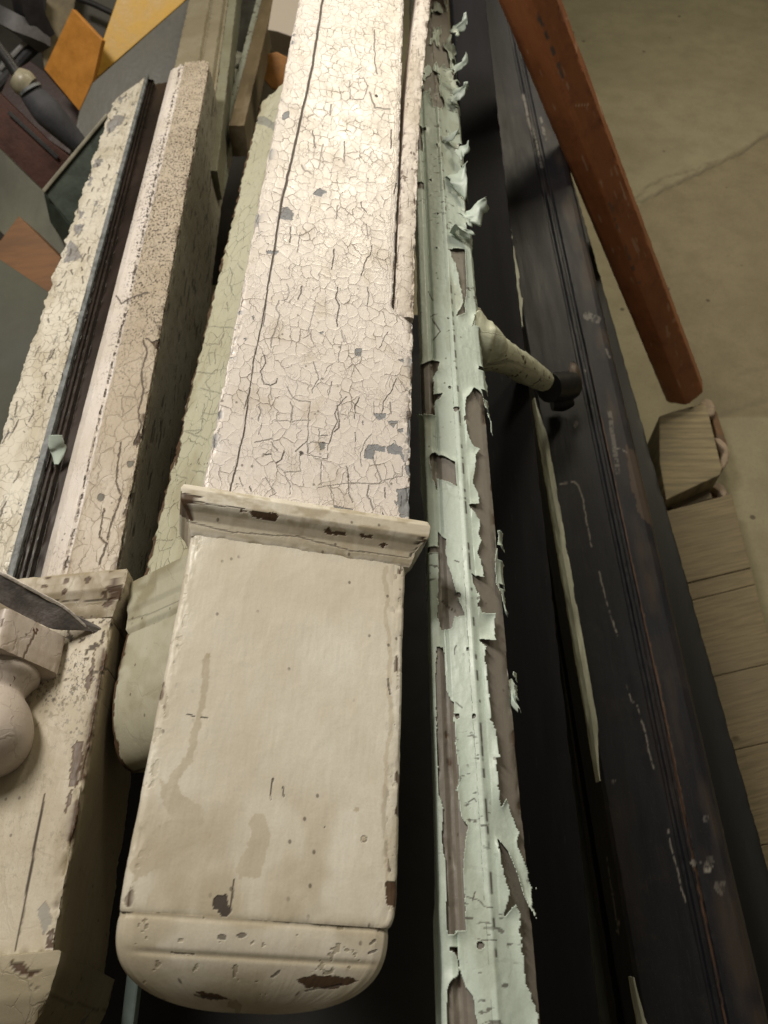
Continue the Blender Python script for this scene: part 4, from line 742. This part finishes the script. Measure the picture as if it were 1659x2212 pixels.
# blue strip at the bottom
o = slab('blue_lath', [(278, 2060), (306, 2070), (284, 2250), (256, 2250)], (280, 2150, .50), (.05, -.15, 1), .012, plain('pale_blue_paint', (.24, .31, .30), .5, .2, 30, .3)); tag(o, 'thin pale blue lath standing out of the gap below the widest post head', 'lath')

# ------------------------------------------------------------------ shelf below the pile, added to hide the lit floor in the gaps
m_sh = plain('gap_black', (.007, .006, .006), .8, .4, 10, .3)  # near-black stands in for the darkness of the gaps
def boxo(name, lo, hi, mat, label, cat):
    lo = np.array(lo); hi = np.array(hi); V = np.array([[x, y, z] for z in (lo[2], hi[2]) for y in (lo[1], hi[1]) for x in (lo[0], hi[0])])
    Q = np.array([[0, 2, 3, 1], [4, 5, 7, 6], [0, 1, 5, 4], [2, 6, 7, 3], [0, 4, 6, 2], [1, 3, 7, 5]]); o = mesh(name, V, Q, mat, None, smooth=False); b = o.modifiers.new('bevel', 'BEVEL'); b.width = .003; return tag(o, label, cat)
boxo('gap_underlay', (-.40, -.35, .60), (.135, .72, .64), m_sh, 'added black shelf seen in the gap between the widest post and the mint length', 'underlay')
boxo('lower_gap_underlay', (.02, -.6, .10), (.50, 1.35, .14), m_sh, 'added black layer deep in the gap beside the black lengths', 'underlay')

# ------------------------------------------------------------------ clutter at the far left
def pl(n, c, r=.6, **k): return plain(n, c, r, **k)
def S(name, pts, O, N, th, mat, label, cat, **k):
    o = slab(name, pts, O, N, th, mat, **k); return tag(o, label, cat)
m_dk = pl('near_black_metal', (.02, .019, .02), .5); m_gy = pl('grey_clutter_metal', (.10, .10, .095), .55)
S('yellow_board', [(262, -30), (430, -30), (393, 8), (198, 178), (218, 98)], (300, 60, 1.65), (.1, -.75, .65), .012, pl('yellow_painted_board', (.62, .37, .06), .5, var=.12), 'yellow board with a soft fold standing behind the posts at the top left', 'board')
S('orange_board', [(156, 18), (220, 86), (200, 175), (171, 240), (95, 149)], (150, 130, 1.62), (-.35, -.75, .55), .012, pl('orange_painted_board', (.52, .22, .035), .5, var=.15), 'orange board beside the yellow board at the top left', 'board')
S('grey_board', [(199, 179), (420, -16), (425, 200), (380, 420), (130, 420), (171, 240)], (300, 200, 1.60), (.0, -.55, .83), .02, pl('grey_brushed_board', (.085, .08, .065), .5, grain=(1, .1, 1)), 'grey board slanting below the yellow board', 'board')
c = thing('dark_red_cabinet', 'dark red brown cabinet below the orange board at the left edge', 'cabinet', P(60, 290, 1.75))
mr = pl('dark_red_cabinet_paint', (.065, .018, .009), .5, var=.3)
slab('front', [(-60, 150), (0, 202), (100, 300), (170, 352), (91, 411), (0, 320), (-60, 262)], (60, 290, 1.70), (.15, -.8, .6), .03, mr, c); slab('top', [(65, 131), (95, 153), (171, 240), (176, 350), (100, 300), (0, 204), (20, 160)], (90, 240, 1.74), (.1, -.5, .85), .02, pl('darker_red_paint', (.03, .010, .008), .5), c)
slab('rail', [(15, 245), (20, 238), (128, 338), (122, 345)], (70, 290, 1.692), (.15, -.8, .6), .004, m_dk, c)
t_ = thing('floor_lamp_arm', 'black jointed tube with a cream collar in front of the dark red cabinet', 'lamp arm', P(60, 190, 1.45))
tube('rod', [P(-30, 70, 1.42), P(10, 120, 1.44), P(52, 182, 1.46)], [.010, .010, .011], m_dk, t_, 16, 4); tube('joint', [P(34, 166, 1.45), P(50, 178, 1.455), P(66, 190, 1.46)], [.019, .024, .020], pl('cream_joint_enamel', (.30, .27, .19), .4), t_, 18, 4)
tube('sleeve', [P(60, 192, 1.46), P(85, 222, 1.47), P(110, 250, 1.48), P(172, 315, 1.52)], [.020, .025, .027, .018], pl('slate_tube', (.05, .05, .058), .75), t_, 20, 5); tube('cap', [P(64, 191, 1.455), P(68, 197, 1.457)], [.022, .022], m_iron, t_, 18, 3)
c = thing('open_tray', 'grey green open tray with a pale rim, right beside the flaking lath', 'tray', P(150, 380, 1.45))
slab('side', [(93, 412), (226, 250), (260, 330), (200, 520), (165, 505)], (150, 380, 1.45), (.25, -.75, .6), .008, pl('grey_green_enamel', (.05, .065, .05), .5), c); slab('rim', [(90, 410), (229, 244), (234, 250), (96, 417)], (150, 335, 1.435), (.25, -.75, .6), .01, pl('pale_rim_paint', (.26, .24, .18), .5), c)
slab('end', [(93, 414), (166, 505), (160, 560), (108, 480)], (120, 460, 1.46), (-.6, -.5, .6), .006, pl('dark_green_enamel', (.016, .024, .017), .5), c)
S('green_door', [(-80, 250), (0, 322), (92, 412), (116, 462), (160, 510), (140, 640), (-80, 420)], (60, 420, 1.52), (-.1, -.55, .8), .03, pl('dusty_green_panel_paint', (.115, .115, .085), .5, grain=(1, .3, 1), sc=8), 'dusty grey green door leaf left of the open tray', 'door')
S('plywood_box', [(-80, 470), (0, 520), (40, 466), (131, 556), (108, 640), (-80, 590)], (50, 550, 1.44), (-.1, -.45, .85), .10, pl('tan_plywood', (.20, .095, .038), .6, grain=(.3, 2, 1), sc=14), 'tan plywood box left of the flaking lath', 'box')
S('sage_panel', [(-200, 540), (0, 560), (120, 640), (160, 900), (60, 1100), (-200, 1100)], (30, 760, 1.30), (0, -.25, .95), .02, pl('sage_grey_panel_paint', (.06, .062, .042), .6, sc=6), 'dull sage panel lying below the plywood box at the left edge', 'panel')
for k, (p, dd, col) in enumerate((([(-40, -40), (60, 20), (90, 60), (92, 130), (62, 128), (-40, 60)], 1.9, (.035, .03, .034)), ([(60, -40), (110, -40), (90, 60), (60, 20)], 1.95, (.02, .018, .02)))):
    pass
c = thing('metal_rack', 'dark grey rack frame in the top left corner', 'rack', P(40, 60, 1.8))
tube('bar', [P(-40, 10, 1.8), P(40, 55, 1.8), P(98, 92, 1.85)], [.026] * 3, pl('grey_rack_paint', (.10, .095, .10), .5), c, 4, 3); tube('bar', [P(60, -30, 1.78), P(62, 20, 1.8), P(95, 80, 1.85)], [.035, .035, .03], pl('black_rack_paint', (.022, .02, .023), .5), c, 4, 3); tube('bar', [P(-30, 215, 1.85), P(45, 130, 1.85), P(100, 70, 1.88)], [.010] * 3, pl('dark_rack_steel', (.05, .05, .055), .4), c, 8, 3); tube('bar', [P(-20, 190, 1.86), P(30, 135, 1.86), P(80, 90, 1.88)], [.022] * 3, pl('near_black_rack', (.018, .017, .02), .5), c, 4, 3)
tube('bar', [P(0, 150, 1.84), P(58, 88, 1.84)], [.006, .006], pl('bright_steel', (.3, .3, .3), .35), c, 8, 3)
c = thing('pale_crate', 'pale plywood crate behind the orange board', 'crate', P(130, 40, 1.9))
slab('panel', [(104, -30), (166, -30), (160, 20), (96, 150), (88, 100)], (130, 30, 1.85), (.3, -.8, .5), .02, pl('pale_plywood', (.22, .18, .11), .6), c)
slab('panel', [(160, -30), (272, -30), (240, 80), (218, 84), (156, 16)], (200, 20, 1.9), (0, -.8, .6), .02, pl('shaded_grey_plywood', (.075, .07, .055), .6), c)
tube('strap', [P(165, -5, 1.84), P(200, 8, 1.84), P(250, 32, 1.84)], [.007] * 3, m_dk, c, 10, 3)
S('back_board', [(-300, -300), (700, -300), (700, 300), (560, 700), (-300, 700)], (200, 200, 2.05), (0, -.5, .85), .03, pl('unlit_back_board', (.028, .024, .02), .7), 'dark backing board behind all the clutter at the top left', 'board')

# lengths continuing behind the speckled post
fQ = Fr(400, 150, 1.36, (620, -960), 0)
q = thing('glazed_frame', 'glossy grey beige window frame behind the far end of the speckled post', 'window frame', fQ.O)
mq = paint('glossy_beige_paint', (.30, .27, .20), cell=.03, crack=.1, fine=.1, rough=.22, dirt=.6, bump=.3, seed=80)
sweep('stile', fQ, profile([(-.020, -.05), (-.020, 0), (.020, 0), (.0235, -.006), (.026, -.006), (.028, 0), (.048, 0), (.052, -.008), (.056, -.008), (.056, -.05)], .0018, .0015), -.35, .55, .004, mq, q, seed=131)
sweep('bead', fQ, rect(.0565, .074, -.004, -.05, .002, .0025), -.35, .55, .005, paint('greenish_beige_paint', (.24, .24, .18), cell=.02, crack=.4, fine=.2, rough=.4, dirt=.6, seed=82), q, seed=132)
fQ2 = Fr(478, 250, 1.34, (820, -1000), 0)
lv = thing('louvred_shutter', 'pale shutter with slanted slats between the glossy frame and the brown batten', 'shutter', fQ2.O)
mw = pl('dusty_white_slats', (.36, .36, .31), .55); mgr = paint('flaking_green_grey', (.30, .32, .27), cell=.01, crack=.7, fine=.8, rough=.4, dirt=.6, autochip=1.4, seed=84, under=(.12, .11, .09))
sweep('stile', fQ2, rect(.006, .022, 0, -.04, .002, .002), -.4, .6, .004, mgr, lv, seed=133)
for k in range(7):
    v = -.18 + k * .075; o_f = Fx(fQ2.at(.008, v - .012, -.012), -fQ2.X * 1. + fQ2.Y * .55, 0); sweep('slat', o_f, rect(-.030, .030, 0, -.006, .0015, .004), 0, .062, .008, mw, lv, seed=140 + k)
sweep('back', fQ2, rect(-.055, .008, -.024, -.04, .001, .006), -.4, .6, .02, pl('shadowed_slat_back', (.05, .048, .04), .7), lv, seed=139)
fQ3 = Fr(525, 250, 1.28, (800, -900), 0)
o = sweep('brown_batten', fQ3, rect(-.020, .006, 0, -.05, .002, .002), -.035, .65, .004, pl('stained_brown_batten', (.11, .08, .04), .6, grain=(1, .2, 1), sc=16, dust=.5), None, seed=151, rag=.006); tag(o, 'brown weathered batten beside the pale slatted shutter', 'batten')
tube_o = None
o = S('orange_disc', [(571, 118), (598, 112), (622, 124), (632, 150), (628, 192), (606, 199), (585, 190), (568, 168)], (600, 160, 1.55), (0, -.8, .55), .015, pl('orange_disc_paint', (.34, .15, .035), .5), 'orange round edged piece showing in the gap left of the widest post', 'disc')
S('pink_block', [(592, -20), (668, -20), (652, 70), (640, 82), (600, 68), (578, 64)], (620, 30, 1.30), (0, -.45, .9), .05, paint('pink_block_paint', (.42, .37, .32), cell=.01, crack=.5, fine=.6, rough=.4, dirt=.6, seed=86), 'small pinkish block in the gap at the top, left of the widest post', 'block')
S('panelling', [(540, 60), (700, 60), (690, 130), (660, 260), (500, 320), (520, 200)], (600, 180, 1.68), (0, -.6, .8), .02, pl('brown_shaded_panel', (.06, .045, .022), .6), 'brown panel behind the orange round edged piece', 'panel')
